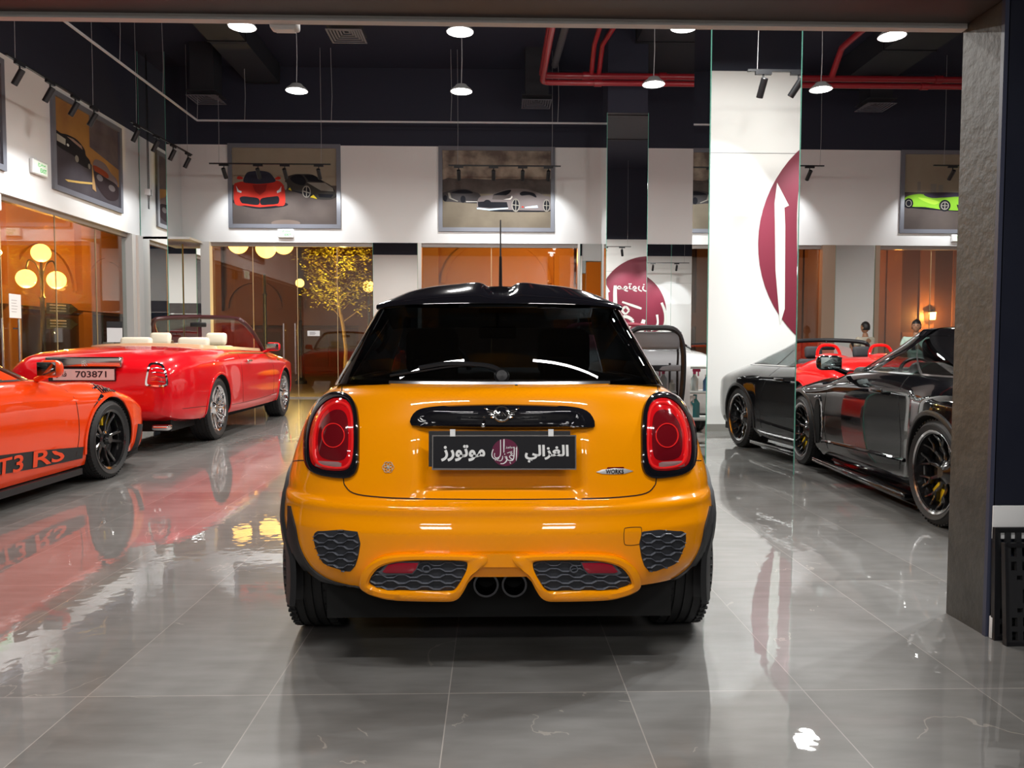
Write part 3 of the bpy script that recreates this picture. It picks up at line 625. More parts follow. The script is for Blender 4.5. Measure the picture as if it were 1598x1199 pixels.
# ================================================================ outside
M_pave = mat('outdoor_paving', (.10, .085, .07), .35, noise=(2, .3, (.14, .12, .10)))
M_fac = mat('facade_plaster', (.50, .27, .10), .8, noise=(.5, .3, (.58, .32, .13))); M_facd = mat('facade_dark', (.10, .06, .065), .6)
M_shop = mat('shop_glass', (.05, .04, .05), .3)
struct('ground', MB().box((-60, -20, -.16), (XL-.3, 60, -.04)), M_pave)
struct('ground_back', MB().box((XL-.3, YB+.3, -.16), (40, 60, -.04)), M_pave)
def block(name, label, o, rz, w, h, d, bays, m=M_fac, band=None, pier=None, cat='building', sill=2.1):
    """arcade front: piers, shop glass, a band over it and an upper storey; local x along the front, -y faces the showroom"""
    t = thing(name, label, cat, o, rz)
    MB().box((0, .3, 0), (w, d, h)).build('wall', m, t, smooth=False)
    step = w/bays
    for k in range(bays+1):
        MB().box((k*step-.35, 0, 0), (k*step+.35, .31, h)).build('pier', m, t, smooth=False)
    for k in range(bays):
        f = MB().box((k*step+.35, .2, .1), ((k+1)*step-.35, .3, sill)).build('shop_window', M_facd, t, smooth=False)
        MB().box((k*step+.5, .18, .3), ((k+.5)*step-.05, .2, sill-.2)).build('pane', M_shop, f, smooth=False)
        MB().box(((k+.5)*step+.05, .18, .3), ((k+1)*step-.5, .2, sill-.2)).build('pane', M_shop, f, smooth=False)
        n = 14; mb = MB(); cx = (k+.5)*step; r = step/2-.5
        pts = [(cx+r*math.cos(PI*i/n), sill+.9+min(r, 1.6)*math.sin(PI*i/n)) for i in range(n+1)]
        mb.ribbon(pts, .16, 0, .1, lambda u, v, dd: (u, .3-dd, v)); mb.build('arch_moulding', m, t, smooth=False)
    MB().box((0, -.05, sill+.1), (w, .3, sill+.75)).build('fascia_band', m, t, smooth=False)
    MB().box((-.1, -.2, h-.3), (w+.1, .3, h)).build('cornice', m, t, smooth=False)
    return t
block('plaza_building', 'orange-lit arcade building beyond the left glass wall', (-17, 8, -.04), R(90), 34, 9, 4, 7, sill=2.6)
block('plaza_building', 'brown arcade building beyond the back glass doors', (-16.2, 35, -.04), 0, 13.8, 9, 4, 4, m=mat('facade_brown', (.15, .085, .055), .8, noise=(.6, .3, (.20, .12, .08))))
block('plaza_building', 'orange-lit building beyond the centre window', (-2.3, 27, -.04), 0, 9.6, 8, 4, 2, sill=2.6)
# slatted timber wall with lantern behind the right glass doors
t = thing('timber_wall', 'brown panelled timber wall outside the right glass doors', 'wall', (7.4, 20.2, 0)); mb = MB()
MB().box((0, .05, -.04), (9, .3, 4.5)).build('wall_backing', mat('timber_dark', (.12, .05, .028), .5), t, smooth=False)
random.seed(3)
for k in range(20): mb.box((k*.45+.02, 0, 0), (k*.45+.42, .05, random.choice((1.6, 2.3, 3.0, 4.2, 4.2))))
mb.build('boards', mat('timber_boards', (.25, .11, .06), .35, noise=(2, .3, (.32, .15, .08))), t, smooth=False)
LN = P(1455, 493, 20.05)
t = thing('wall_lantern', 'lit lantern on the timber wall outside', 'lantern', LN)
MB().lathe([(.0, .17), (.03, .17), (.10, .10), (.12, .09)], 6).build('lantern_cap', M_satin, t, smooth=False)
MB().lathe([(.10, .09), (.085, -.1), (0, -.11)], 6).build('lantern_glass', mat('lantern_glow', (1, .7, .3), .4, emit=(1, .5, .12), es=14), t, smooth=False)
MB().box((-.02, .05, .1), (.02, .16, .14)).build('bracket', M_satin, t, smooth=False)
point('lantern_light', LN+Vector((0, -.25, 0)), 60, (1, .45, .1), .08)
OR = (1, .36, .05)
M_globe = mat('lamp_globe', (1, .7, .4), .3, emit=(1, .50, .10), es=5)
def globe_lamp(label, base, h, globes, power, sign=False, r=.22):
    t = thing('street_lamp', label, 'street lamp', base)
    MB().lathe([(0, 0), (.2, 0), (.2, .1), (.12, .2), (.1, .6), (.07, .7), (.06, .9), (.05, h-.6), (.07, h-.55), (.04, h-.5), (.04, h), (0, h)], 14).build('post', M_satin, t)
    for k, (dx, dy, dz) in enumerate(globes):
        g = MB(); b = bmesh.new(); bmesh.ops.create_uvsphere(b, u_segments=20, v_segments=12, radius=r); g.addbm(b, 0, Matrix.Translation((dx, dy, dz)))
        go = g.build('globe', M_globe, t)
        if abs(dx)+abs(dy) > .01:
            pts = crom([(0, 0, dz-.05), (dx*.3, dy*.3, dz+.35), (dx*.8, dy*.8, dz+.45), (dx, dy, dz+r-.02)], 5)
            MB().tube(pts, .02, 7).build('arm', M_satin, t)
        else: MB().tube([(0, 0, h-.1), (0, 0, dz-r+.02)], .03, 8).build('arm', M_satin, t)
        if power > 100: point('globe_light', Vector(base)+Vector((dx, dy, dz-.32)), power, OR, .2)
LB = F(66, 640); pL = PX(66, 470, -11); 
globe_lamp('three-globe street lamp outside the left glass wall', (-11, pL.y, -.04), 2.95, [(0, 0, 3.48), (-.12, -.42, 2.82), (.12, .42, 2.86)], 120)
t = thing('direction_sign', 'dark arrow boards pointing right on the street lamp post outside', 'sign', (-11, pL.y, 0))
for z in (1.98, 1.6):
    s = MB(); s.prism([(0, 0), (.62, 0), (.80, .13), (.62, .26), (0, .26)], 0, .03, lambda u, v, d: (.08+u*.45, .02+u*.9+d, z+v)); bo = s.build('arrow_board', M_satin, t, smooth=False)
    mb = MB()
    for k in range(3): mb.prism([(.08, .05+.07*k), (.5, .05+.07*k), (.5, .085+.07*k), (.08, .085+.07*k)], 0, .002, lambda u, v, d: (.095+u*.45, .0+u*.9, z+v))
    mb.build('text_lines', M_whitegloss, bo, smooth=False)
b = P(412, 385, 21); globe_lamp('street lamp with globes outside the back glass doors, above the red convertible', (b.x, 21, -.04), 3.2, [(-.70, 0, 4.02), (.05, .0, 3.90), (.50, .1, 4.02)], 45, r=.27)
b = P(575, 445, 21.2); globe_lamp('short street lamp right of the tree outside', (b.x, 21.2, -.04), 2.0, [(0, 0, b.z)], 60, r=.16)
b = P(468, 440, 25); globe_lamp('distant street lamp left of the tree', (b.x, 25, -.04), 2.6, [(0, 0, b.z)], 60, r=.14)
for p_, w_ in (((-14.6, 18, 5.5), 350), ((-14.4, 25, 5.0), 520), ((-14.4, 31, 5.0), 420), ((-3, 31, 3.5), 25), ((1.5, 24, 4), 410), ((10, 18.6, 3.4), 70)):
    point('plaza_fill_light', p_, w_, OR, .3)  # added orange fill for the outdoor fronts, no lamps stand here
# tree
def leaf_tree(label, base, h):
    t = thing('young_tree', label, 'tree', base); random.seed(11)
    tips = []; tr = MB(); lean = Vector((.1, 0, 0))
    trunk = [Vector((.12*math.sin(k*.9), 0, h*k/8)) for k in range(9)]
    tr.tube(trunk, [.06-.005*k for k in range(9)], 8)
    for k in range(30):
        z = h*(.40+.60*k/30); a = k*2.4; ln = (1.55-1.2*(k/30)**1.1)*random.uniform(.7, 1.15)*.72
        s = Vector((.12*math.sin(z/h*8*.9), 0, z)); e = s+Vector((math.cos(a)*ln, math.sin(a)*ln*.8, ln*.55)); m_ = (s+e)/2+Vector((0, 0, .1))
        tr.tube([s, m_, e], [.018, .012, .006], 5); tips += [(m_, .22), (e, .26), (e+Vector((random.uniform(-.2, .2), random.uniform(-.2, .2), .12)), .2)]
    tr.build('trunk', mat('tree_bark', (.14, .09, .05), .8), t)
    lf = MB()
    for c, r in tips:
        for j in range(34):
            d = Vector((random.gauss(0, 1), random.gauss(0, 1), random.gauss(0, 1))).normalized()*r*random.random()**.5
            p = c+d; a = random.uniform(0, 6.28); u = Vector((math.cos(a), math.sin(a), random.uniform(-.7, .2))).normalized(); w = u.cross(Vector((random.uniform(-1, 1), random.uniform(-1, 1), 1))).normalized()
            L = random.uniform(.06, .11)
            lf.add([p, p+u*L*.5+w*L*.28, p+u*L, p+u*L*.5-w*L*.28], [(0, 1, 2, 3)])
    lo = lf.build('foliage', mat('tree_leaves', (.48, .40, .04), .5, noise=(6, .3, (.34, .36, .05))), t, smooth=False)
tb = P(533, 560, 19.6); leaf_tree('young leafy tree lit orange outside the back glass doors', (tb.x, 19.6, -.04), 4.6)
point('tree_fill_light', (tb.x-.9, 18.6, 1.5), 260, (1, .62, .12), .2)  # two added fill points brighten the foliage, without any fixture
point('tree_fill_light', (tb.x+.3, 18.4, 3.4), 170, (1, .55, .1), .2)
# ================================================================ vehicle tools
def pchip(xs, ys, x):
    n = len(xs)
    if x <= xs[0]: return ys[0]
    if x >= xs[-1]: return ys[-1]
    i = 0
    while x > xs[i+1]: i += 1
    h = [xs[k+1]-xs[k] for k in range(n-1)]; d = [(ys[k+1]-ys[k])/h[k] for k in range(n-1)]
    def sl(k):
        if k == 0: return d[0]
        if k == n-1: return d[-1]
        return 0 if d[k-1]*d[k] <= 0 else 2*d[k-1]*d[k]/(d[k-1]+d[k])
    t = (x-xs[i])/h[i]; a, b = sl(i)*h[i], sl(i+1)*h[i]
    return ys[i]*(1+2*t)*(1-t)**2+a*t*(1-t)**2+ys[i+1]*t*t*(3-2*t)+b*t*t*(t-1)
class Stack:
    """a hull of stacked plan outlines; rows: (h, w, yr, cr, n, yf, cf)"""
    def __init__(s, rows, push=None, wide=None): s.rows = rows; s.hs = [r[0] for r in rows]; s.push = push; s.wide = wide
    def par(s, h): return [pchip(s.hs, [r[k] for r in s.rows], h) for k in range(1, 7)]
    def pt(s, a, h):
        w, yr, cr, n, yf, cf = s.par(h)
        if a <= 1:
            f = a*PI/2; S, K = abs(math.sin(f)), abs(math.cos(f)); r = 1/((S**n+K**n)**(1/n)); x = w*r*S; y = yr+cr*(1-r*K)
        elif a <= 2:
            x = w; y = yr+cr+(a-1)*(yf-cf-yr-cr)
        else:
            f = (3-a)*PI/2; m = 2.4; S, K = abs(math.sin(f)), abs(math.cos(f)); r = 1/((S**m+K**m)**(1/m)); x = w*r*S; y = yf-cf*(1-r*K)
        if s.wide: x *= s.wide(y, h)
        if s.push and a < 1: y += s.push(x, h)
        return Vector((x, y, h))
    def rear_y(s, x, h):
        w, yr, cr, n, yf, cf = s.par(h); q = min(abs(x)/w, .9999); return yr+cr*(1-(1-q**n)**(1/n))
    def side_x(s, y, h):
        w, yr, cr, n, yf, cf = s.par(h)
        if y < yr+cr:
            t = 1-max(0, (y-yr)/cr); x = w*max(0, 1-t**n)**(1/n)
        elif y > yf-cf:
            t = min(1, (y-yf+cf)/cf); x = w*max(0, 1-t**2.4)**(1/2.4)
        else: x = w
        return x*(s.wide(y, h) if s.wide else 1)
    def loop(s, h, na=40, ns=30, nf=24):
        A = [i/na for i in range(na)]+[1+i/ns for i in range(ns)]+[2+i/nf for i in range(nf+1)]
        rt = [s.pt(a, h) for a in A]
        lf = [Vector((-p.x, p.y, p.z)) for p in reversed(rt[1:-1])]
        return rt+lf
    def solid(s, hs, mb=None, mi=0, dome=0, domey=None, **k):
        mb = mb or MB(); L = [s.loop(h, **k) for h in hs]; mb.grid(L, mi, closeu=True)
        n = len(L[0])
        def cap(lp, up):
            c = sum(lp, Vector())/n; rows = [lp]
            m = 10
            for j in range(1, m):
                t = j/m; rows.append([p.lerp(Vector((0, p.y, p.z)), 1-math.cos(t*PI/2) if dome else t)+Vector((0, 0, dome*math.sin(t*PI/2)*(1 if domey is None else domey(p.y)))) for p in lp])
            mb.grid(rows if up else [list(reversed(r)) for r in rows], mi, closeu=True)
            last = rows[-1]; half = n//2
            fs = []
            for i in range(half): fs.append((i, i+1, n-1-i, (n-i) % n) if i else (0, 1, n-1))
            mb.add([Vector((0 if up else 0, p.y, p.z)) for p in last[:half+1]], [], mi)
            base = len(mb.v)-(half+1)
            # close the slit: join right and left rims to the centre line
            st = base-n
            for i in range(half):
                a, b = st+i, st+i+1; mb.f.append([a, b, base+i+1, base+i]); mb.m.append(mi)
                a2, b2 = st+(n-i) % n, st+(n-i-1) % n; mb.f.append([a2, base+i, base+i+1, b2]); mb.m.append(mi)
        cap(L[-1], True)
        L0 = L[0]; mb.add([p for p in L0], [tuple(range(n-1, -1, -1))], mi)
        return mb
    def patch(s, a0, a1, h0, h1, na, nh, off=0, sides=(1, -1), mb=None, mi=0):
        mb = mb or MB()
        for sd in sides:
            rows = []
            for j in range(nh+1):
                h = h0+(h1-h0)*j/nh if not callable(h1) else None
                row = []
                for i in range(na+1):
                    a = a0+(a1-a0)*i/na; p = s.pt(a, h)
                    e = .002; q = s.pt(a+e, h)-s.pt(a-e if a > e else a, h); nrm = Vector((q.y, -q.x, 0)).normalized()
                    p = p+nrm*off
                    row.append(Vector((p.x*sd, p.y, p.z)))
                rows.append(row if sd > 0 else list(reversed(row)))
            mb.grid(rows, mi)
        return mb
def hrange(*seg):
    out = []
    for a, b, n in seg: out += [a+(b-a)*i/n for i in range(n)]
    return out+[seg[-1][1]]
def world_of(parent): return Matrix.Translation(parent.location) @ Matrix.Rotation(parent.rotation_euler.z, 4, 'Z')
class Proj:
    """rays from the camera onto finished surfaces, so details land on the real skin"""
    def __init__(s, parent, objs):
        s.M = world_of(parent); s.I = s.M.inverted(); vs = []; fs = []
        for o in objs:
            b = len(vs); vs += [s.M @ v.co for v in o.data.vertices]; fs += [[b+i for i in p.vertices] for p in o.data.polygons]
        s.t = BVHTree.FromPolygons(vs, fs); s.last = None; s.dist = 3
    def hit(s, px, py):
        d = ray(px, py); loc, n, i, dist = s.t.ray_cast(CO, d)
        if loc is None:
            loc, n, i, _ = s.t.find_nearest(CO+d*s.dist)
        else: s.dist = dist
        if n.dot(d) > 0: n = -n
        return loc, n
    def local(s, p): return s.I @ p
def smooth_poly(pts, sub=4): return [(p.x, p.y) for p in crom([(q[0], q[1], 0) for q in pts], sub, True)]
def resample(pts, n):
    L = [0]; P_ = [Vector((p[0], p[1])) for p in pts]; P_.append(P_[0])
    for i in range(len(P_)-1): L.append(L[-1]+(P_[i+1]-P_[i]).length)
    out = []; j = 0
    for k in range(n):
        t = L[-1]*k/n
        while L[j+1] < t: j += 1
        f = (t-L[j])/max(1e-9, L[j+1]-L[j]); out.append(tuple(P_[j].lerp(P_[j+1], f)))
    return out
def decal(pj, poly, off=.002, th=.004, bulge=0, rings=6, mb=None, mi=0, center=None, flat=False):
    mb = mb or MB(); n = len(poly)
    cx, cy = center or (sum(p[0] for p in poly)/n, sum(p[1] for p in poly)/n)
    c0, nn = pj.hit(cx, cy)
    rows = []
    base = [pj.hit(x, y) for x, y in poly]
    rows.append([pj.local(l+m*(off-th)) for l, m in base])
    for r in range(rings):
        t = 1-r/rings; row = []
        for k, (x, y) in enumerate(poly):
            l, m = pj.hit(cx+(x-cx)*t, cy+(y-cy)*t)
            row.append(pj.local(l+(nn if bulge else m)*(off+bulge*math.sqrt(max(0, 1-t*t)))))
        rows.append(row)
    mb.grid(rows, mi, closeu=True); b = len(mb.v)-n; mb.add([pj.local(c0+nn*(off+bulge))], [])
    ci = len(mb.v)-1
    for k in range(n): mb.f.append([b+k, b+(k+1) % n, ci]); mb.m.append(mi)
    return mb
def ring_decal(pj, outer, inner, off=.003, th=.006, n=80, mb=None, mi=0, round_=.0):
    mb = mb or MB(); o = outer if len(outer) == len(inner) else resample(outer, n); i_ = inner if len(outer) == len(inner) else resample(inner, n)
    rows = []
    for t, dd in ((0, -th), (0, 0), (.25, round_), (.75, round_), (1, 0), (1, -th)):
        row = []
        for a, b in zip(o, i_):
            l, m = pj.hit(a[0]+(b[0]-a[0])*t, a[1]+(b[1]-a[1])*t); row.append(pj.local(l+m*(off+dd)))
        rows.append(row)
    mb.grid(rows, mi, closeu=True); return mb
def stroke_decal(pj, pts, w, off=.001, mb=None, mi=0, th=0, closed=False, sub=3):
    mb = mb or MB(); pts = [(p.x, p.y) for p in crom([(q[0], q[1], 0) for q in pts], sub, closed)]
    if closed: pts.append(pts[0])
    H = [pj.hit(*p) for p in pts]; rows = []
    ws = w if isinstance(w, (list, tuple)) else [w]*len(pts)
    for i in range(len(H)):
        d = (H[min(i+1, len(H)-1)][0]-H[max(i-1, 0)][0]); 
        if d.length < 1e-7: d = Vector((1, 0, 0))
        l, m = H[i]; s = d.cross(m).normalized()*ws[i]/2
        if th: rows.append([pj.local(l-s+m*(off-th)), pj.local(l-s+m*off), pj.local(l+m*(off+th*.5)), pj.local(l+s+m*off), pj.local(l+s+m*(off-th))])
        else: rows.append([pj.local(l-s+m*off), pj.local(l+s+m*off)])
    mb.grid(rows, mi); return mb
def inside(x, y, poly):
    c = False; n = len(poly); j = n-1
    for i in range(n):
        if (poly[i][1] > y) != (poly[j][1] > y) and x < (poly[j][0]-poly[i][0])*(y-poly[i][1])/(poly[j][1]-poly[i][1])+poly[i][0]: c = not c
        j = i
    return c
def mesh_obj_from(o, name, mats, parent):
    pass
def carve(o, cutters):
    """subtract solids from a finished mesh object and bake the result"""
    for c in cutters:
        m = o.modifiers.new('cut', 'BOOLEAN'); m.operation = 'DIFFERENCE'; m.solver = 'EXACT'; m.object = c; m.material_mode = 'TRANSFER'
    # evaluate unparented so world matrices agree
    par = o.parent; o.parent = None; loc = o.location.copy(); o.location = (0, 0, 0)
    dg = bpy.context.evaluated_depsgraph_get(); dg.update(); me = bpy.data.meshes.new_from_object(o.evaluated_get(dg))
    o.modifiers.clear(); old = o.data; o.data = me; bpy.data.meshes.remove(old); o.parent = par; o.location = loc
    for c in cutters: bpy.data.objects.remove(c)
    me.shade_smooth(); me.set_sharp_from_angle(angle=R(38)); return o
def cyl_cutter(x0, x1, y, z, r, m, n=48):
    mb = MB(); mb.tube([(x0, y, z), (x1, y, z)], r, n); return mb.build('cut', m, fixn=True)
# ---- wheels
M_rimb = mat('rim_gloss_black', (.008, .008, .009), .18, coat=.6); M_rimc = mat('rim_chrome', (.9, .9, .92), .05, 1); M_disc = mat('brake_disc', (.28, .28, .29), .3, 1)
M_yel = mat('caliper_yellow', (.65, .42, .01), .3); M_lip = mat('rim_lip_bright', (.7, .7, .72), .15, 1)
def wheel(car, x, y, side, r, w, rr, style, tyre_name='tyre'):
    """side +1: outer face toward +x"""
    T = Matrix.Translation((x, y, r)) @ Matrix.Rotation(side*PI/2, 4, 'Y')   # local z -> outward
    hw = w/2; sw = r-rr
    prof = [(rr-.01, -hw*.85), (rr+.01, -hw*.93), (rr+sw*.5, -hw*1.02), (r-.03, -hw*.95), (r-.008, -hw*.82)]
    for k in range(4):
        c = (-.55+.367*k)*hw*1.0; prof += [(r-.001, c-.012-hw*.12), (r, c-.006), (r-.007, c-.004), (r-.007, c+.004), (r, c+.006)]
    prof += [(r-.008, hw*.82), (r-.03, hw*.95), (r-.034, hw*.96), (rr+sw*.5, hw*1.02), (rr+.012, hw*.93), (rr-.01, hw*.85)]
    ty = MB(); ty.lathe(prof, 64, T=T)
    for k in range(60):       # cross sipes
        a = 2*PI*k/60; rot = Matrix.Rotation(a, 4, 'Z')
        for s in (-1, 1): ty.cbox((r-.004, 0, s*hw*.72), (.009, .012, hw*.30), 0, T @ rot)
    to = ty.build(tyre_name, M_rubber, car, sharp=25)
    m = {'gt3': M_rimb, 'rr': M_rimc, 'amg': M_rimb, 'mini': M_rimb}[style]
    rim = MB()
    d = .03
    rim.lathe([(rr-.01, -hw*.85), (rr-.03, -hw*.6), (rr-.035, hw*.4), (rr-.012, hw*.75), (rr+.006, hw*.88), (rr+.002, hw*.93), (rr-.018, hw*.86), (rr-.028, hw*.45)], 64, T=T)
    zc = hw*.62
    def spoke(a0, r0, a1, r1, w0, w1, z0, z1, dp=.035):
        p0 = Vector((r0*math.cos(a0), r0*math.sin(a0), z0)); p1 = Vector((r1*math.cos(a1), r1*math.sin(a1), z1)); dv = (p1-p0); t = Vector((-dv.y, dv.x, 0)).normalized()
        pm = (p0+p1)/2+Vector((0, 0, -.012)); rows = []
        for p, ww in ((p0, w0), (pm, (w0+w1)/2), (p1, w1)):
            rows.append([p-t*ww*.5-Vector((0, 0, dp)), p-t*ww*.5-Vector((0, 0, .006)), p-t*ww*.28, p+t*ww*.28, p+t*ww*.5-Vector((0, 0, .006)), p+t*ww*.5-Vector((0, 0, dp))])
        rim.grid(rows, 0, closeu=True, T=T)
    if style == 'gt3':
        for k in range(5):
            a = 2*PI*k/5+.3
            for s in (-1, 1): spoke(a+s*.22, .055, a+s*.20, rr-.02, .035, .026, zc-.02, hw*.72)
        rim.lathe([(0, zc+.03), (.035, zc+.03), (.045, zc+.01), (.05, zc-.01), (.075, zc-.02), (.08, zc-.06)], 24, T=T)
    elif style == 'rr':
        for k in range(8):
            a = 2*PI*k/8+.2
            spoke(a-.05, .06, a-.14, rr-.02, .04, .045, zc-.01, hw*.76); spoke(a+.05, .06, a+.14, rr-.02, .04, .045, zc-.01, hw*.76)
        rim.lathe([(0, zc+.02), (.05, zc+.018), (.07, zc), (.095, zc-.02), (.10, zc-.06)], 28, T=T)
    elif style == 'amg':
        for k in range(10):
            a = 2*PI*k/10+.1
            spoke(a, .07, a, rr*.62, .035, .022, zc-.03, hw*.55)
            for s in (-1, 1): spoke(a, rr*.60, a+s*.16, rr-.018, .02, .018, hw*.55, hw*.74)
        rim.lathe([(0, zc), (.035, zc), (.06, zc-.02), (.08, zc-.03), (.085, zc-.07)], 28, T=T)
    else:
        for k in range(5):
            a = 2*PI*k/5; spoke(a-.1, .05, a-.18, rr-.02, .05, .04, zc-.02, hw*.7); spoke(a+.1, .05, a+.18, rr-.02, .05, .04, zc-.02, hw*.7)
        rim.lathe([(0, zc), (.04, zc), (.06, zc-.02), (.065, zc-.06)], 24, T=T)
    rim.build('rim', m, to)
    if style == 'amg': MB().lathe([(rr-.004, hw*.90), (rr+.007, hw*.94), (rr+.004, hw*.95), (rr-.008, hw*.91)], 64, T=T).build('rim_lip', M_lip, to)
    MB().lathe([(.06, 0), (rr*.78, 0), (rr*.78, .025), (.06, .025)], 40, T=T, closed=True).build('brake_disc', M_disc, to)
    if style in ('gt3', 'amg'):
        mb = MB(); rows = []
        for k in range(7):
            a = PI*.86+k*.1 if style == 'gt3' else (PI*.72+k*.12)
            rows.append([Vector((q*math.cos(a), q*math.sin(a), z)) for q, z in ((rr*.48, .0), (rr*.48, .05), (rr*.84, .05), (rr*.84, 0))])
        mb.grid(rows, 0, closeu=True, T=T if side > 0 else T @ Matrix.Rotation(PI, 4, 'X') @ Matrix.Translation((0, 0, -.06)) if False else T)
        mb.add([v for v in rows[0]], [(0, 1, 2, 3)], 0, T); mb.add([v for v in rows[-1]], [(3, 2, 1, 0)], 0, T)
        mb.build('brake_caliper', M_yel, to, smooth=False)
    return to
# ---- lengthwise lofted car bodies; stations (y, zb, w, ws, zs, zc)
def loft_body(st, flares=(), dy=.06, belly=.82):
    ys = [s[0] for s in st]; N = max(8, int((ys[-1]-ys[0])/dy)); rows = []
    yy = sorted(set([ys[0]+(ys[-1]-ys[0])*i/N for i in range(N+1)]+ys))
    for y in yy:
        zb, w, ws, zs, zc = [pchip(ys, [s[k] for s in st], y) for k in range(1, 6)]
        fl = 0
        for fy, amt, wid in flares: fl += amt*math.exp(-((y-fy)/wid)**2)
        H = zs-zb
        hp = [(0, zb), (w*belly, zb), (w*.95, zb+.03), (w*.985+fl*.6, zb+.12*H+.03), (w+fl, zb+.42*H), (w*.995+fl, zb+.68*H), (w*.965+fl*.85, zb+.86*H), (ws+fl*.6, zs+fl*.25), (ws*.82, zs+.50*(zc-zs)+fl*.1), (ws*.5, zs+.85*(zc-zs)), (0, zc)]
        cv = crom([(a, 0, b) for a, b in hp[2:]], 4); half = [Vector((0, y, zb)), Vector((w*belly, y, zb))]+[Vector((p.x, y, p.z)) for p in cv]
        half[-1].x = 0
        full = half+[Vector((-p.x, p.y, p.z)) for p in reversed(half[1:-1])]
        rows.append(full)
    mb = MB(); mb.grid([list(reversed(r)) for r in rows], 0, closeu=True); n = len(rows[0])
    mb.add(rows[0], [tuple(range(n))]); mb.add(rows[-1], [tuple(range(n-1, -1, -1))])
    return mb
# ================================================================ orange hatchback (main subject)
MO = (.024, 3.19, 0)
M_org = mat('orange_paint', (.98, .33, .0), .28, coat=1, croug=.015)
mini = thing('hatchback_car', 'bright orange three-door hatchback with black roof, seen squarely from behind', 'car', MO)
def recess(x, h):
    """number plate hollow and the shelf crease of the tailgate"""
    q = 0
    ax = max(0, abs(x)-.245)/.045; az = max(0, abs(h-.79)-.115)/.045
    d = math.hypot(ax, az); q += .026*(1 if d <= 0 else max(0, 1-d)**2*(3-2*max(0, 1-d)) if d < 1 else 0)
    return q
MR = [(.20, .70, -.46, .50, 3, 3.10, .6), (.28, .72, -.57, .50, 3, 3.16, .6), (.33, .76, -.625, .50, 3, 3.18, .6), (.40, .815, -.64, .52, 3, 3.2, .6), (.47, .835, -.645, .55, 3, 3.2, .6),
      (.525, .84, -.648, .56, 3, 3.2, .6), (.55, .84, -.642, .56, 3, 3.2, .6), (.565, .84, -.637, .56, 3, 3.2, .6), (.585, .838, -.634, .56, 3, 3.2, .6), (.602, .836, -.636, .56, 3, 3.2, .6),
      (.618, .834, -.630, .56, 3, 3.2, .6), (.632, .832, -.605, .55, 3, 3.19, .62), (.66, .83, -.596, .54, 3, 3.18, .65), (.72, .82, -.588, .54, 2.9, 3.14, .7), (.80, .80, -.574, .54, 2.8, 3.05, .75),
      (.88, .775, -.553, .54, 2.7, 2.9, .8), (.95, .735, -.525, .52, 2.6, 2.7, .85), (.985, .70, -.507, .50, 2.6, 2.5, .85), (1.005, .668, -.487, .48, 2.6, 2.35, .85), (1.018, .64, -.455, .47, 2.6, 2.3, .85), (1.025, .618, -.415, .46, 2.6, 2.25, .85)]
ms = Stack(MR, push=recess)
hs = hrange((.325, .50, 10), (.50, .66, 26), (.66, .70, 5), (.70, .92, 24), (.92, 1.025, 14))
bd = ms.solid(hs, na=64, ns=30, nf=20).build('body', [M_org], mini, merge=True, fixn=True, sharp=50)
bd.data.materials.clear(); bd.data.materials.append(M_org)
cut = []
for s in (-1, 1):
    for yy in (0, 2.495): cut.append(cyl_cutter(s*.52, s*1.0, yy, .315, .355, M_well))
nb = MB(); nb.prism([(-.135, .2), (.135, .2), (.135, .33), (.09, .378), (-.09, .378), (-.135, .33)], -.8, -.45, lambda u, v, d: (u, d, v)); cut.append(nb.build('cut', M_well, fixn=True))
carve(bd, cut)
# greenhouse
GR = [(1.015, .648, -.388, .25, 2.9, 2.05, .8), (1.05, .630, -.3745, .25, 2.9, 1.98, .8), (1.12, .594, -.345, .25, 2.9, 1.82, .75), (1.20, .554, -.307, .25, 2.9, 1.64, .7), (1.28, .514, -.264, .25, 2.9, 1.45, .65), (1.325, .492, -.238, .25, 2.9, 1.30, .62), (1.345, .47, -.22, .25, 2.9, 1.2, .6)]
gs = Stack(GR)
def pane(s, name, a0, a1, h0, h1, m, par, off=0, sides=(1, -1), na=24, nh=10):
    if len(sides) == 2 and a0 > 0 and a1 < 3: return [s.patch(a0, a1, h0, h1, na, nh, off, (sd,)).build(name, m, par, merge=True) for sd in sides][0]
    return s.patch(a0, a1, h0, h1, na, nh, off, sides).build(name, m, par, merge=True)
pane(gs, 'rear_window', 0, .72, 1.02, 1.325, M_carglass, mini)
pane(gs, 'rear_pillar', .72, 1.12, 1.015, 1.33, M_blackp, mini, .004)
pane(gs, 'side_window', 1.12, 2.06, 1.02, 1.325, M_carglass, mini)
pane(gs, 'windscreen_pillar', 2.06, 2.14, 1.015, 1.33, M_blackp, mini, .004)
pane(gs, 'windscreen', 2.14, 3, 1.02, 1.33, M_carglass2, mini)
rf = MB(); gs2 = Stack(GR); L0 = gs2.loop(1.322); L1 = gs2.loop(1.345)
gs2.solid([1.322, 1.332, 1.345], rf, dome=.055); rf.build('roof', M_blackp, mini, merge=True)
pjg = Proj(mini, [o for o in mini.children if o.name.startswith(('rear_window', 'rear_pillar', 'roof'))])
pj = Proj(mini, [bd])
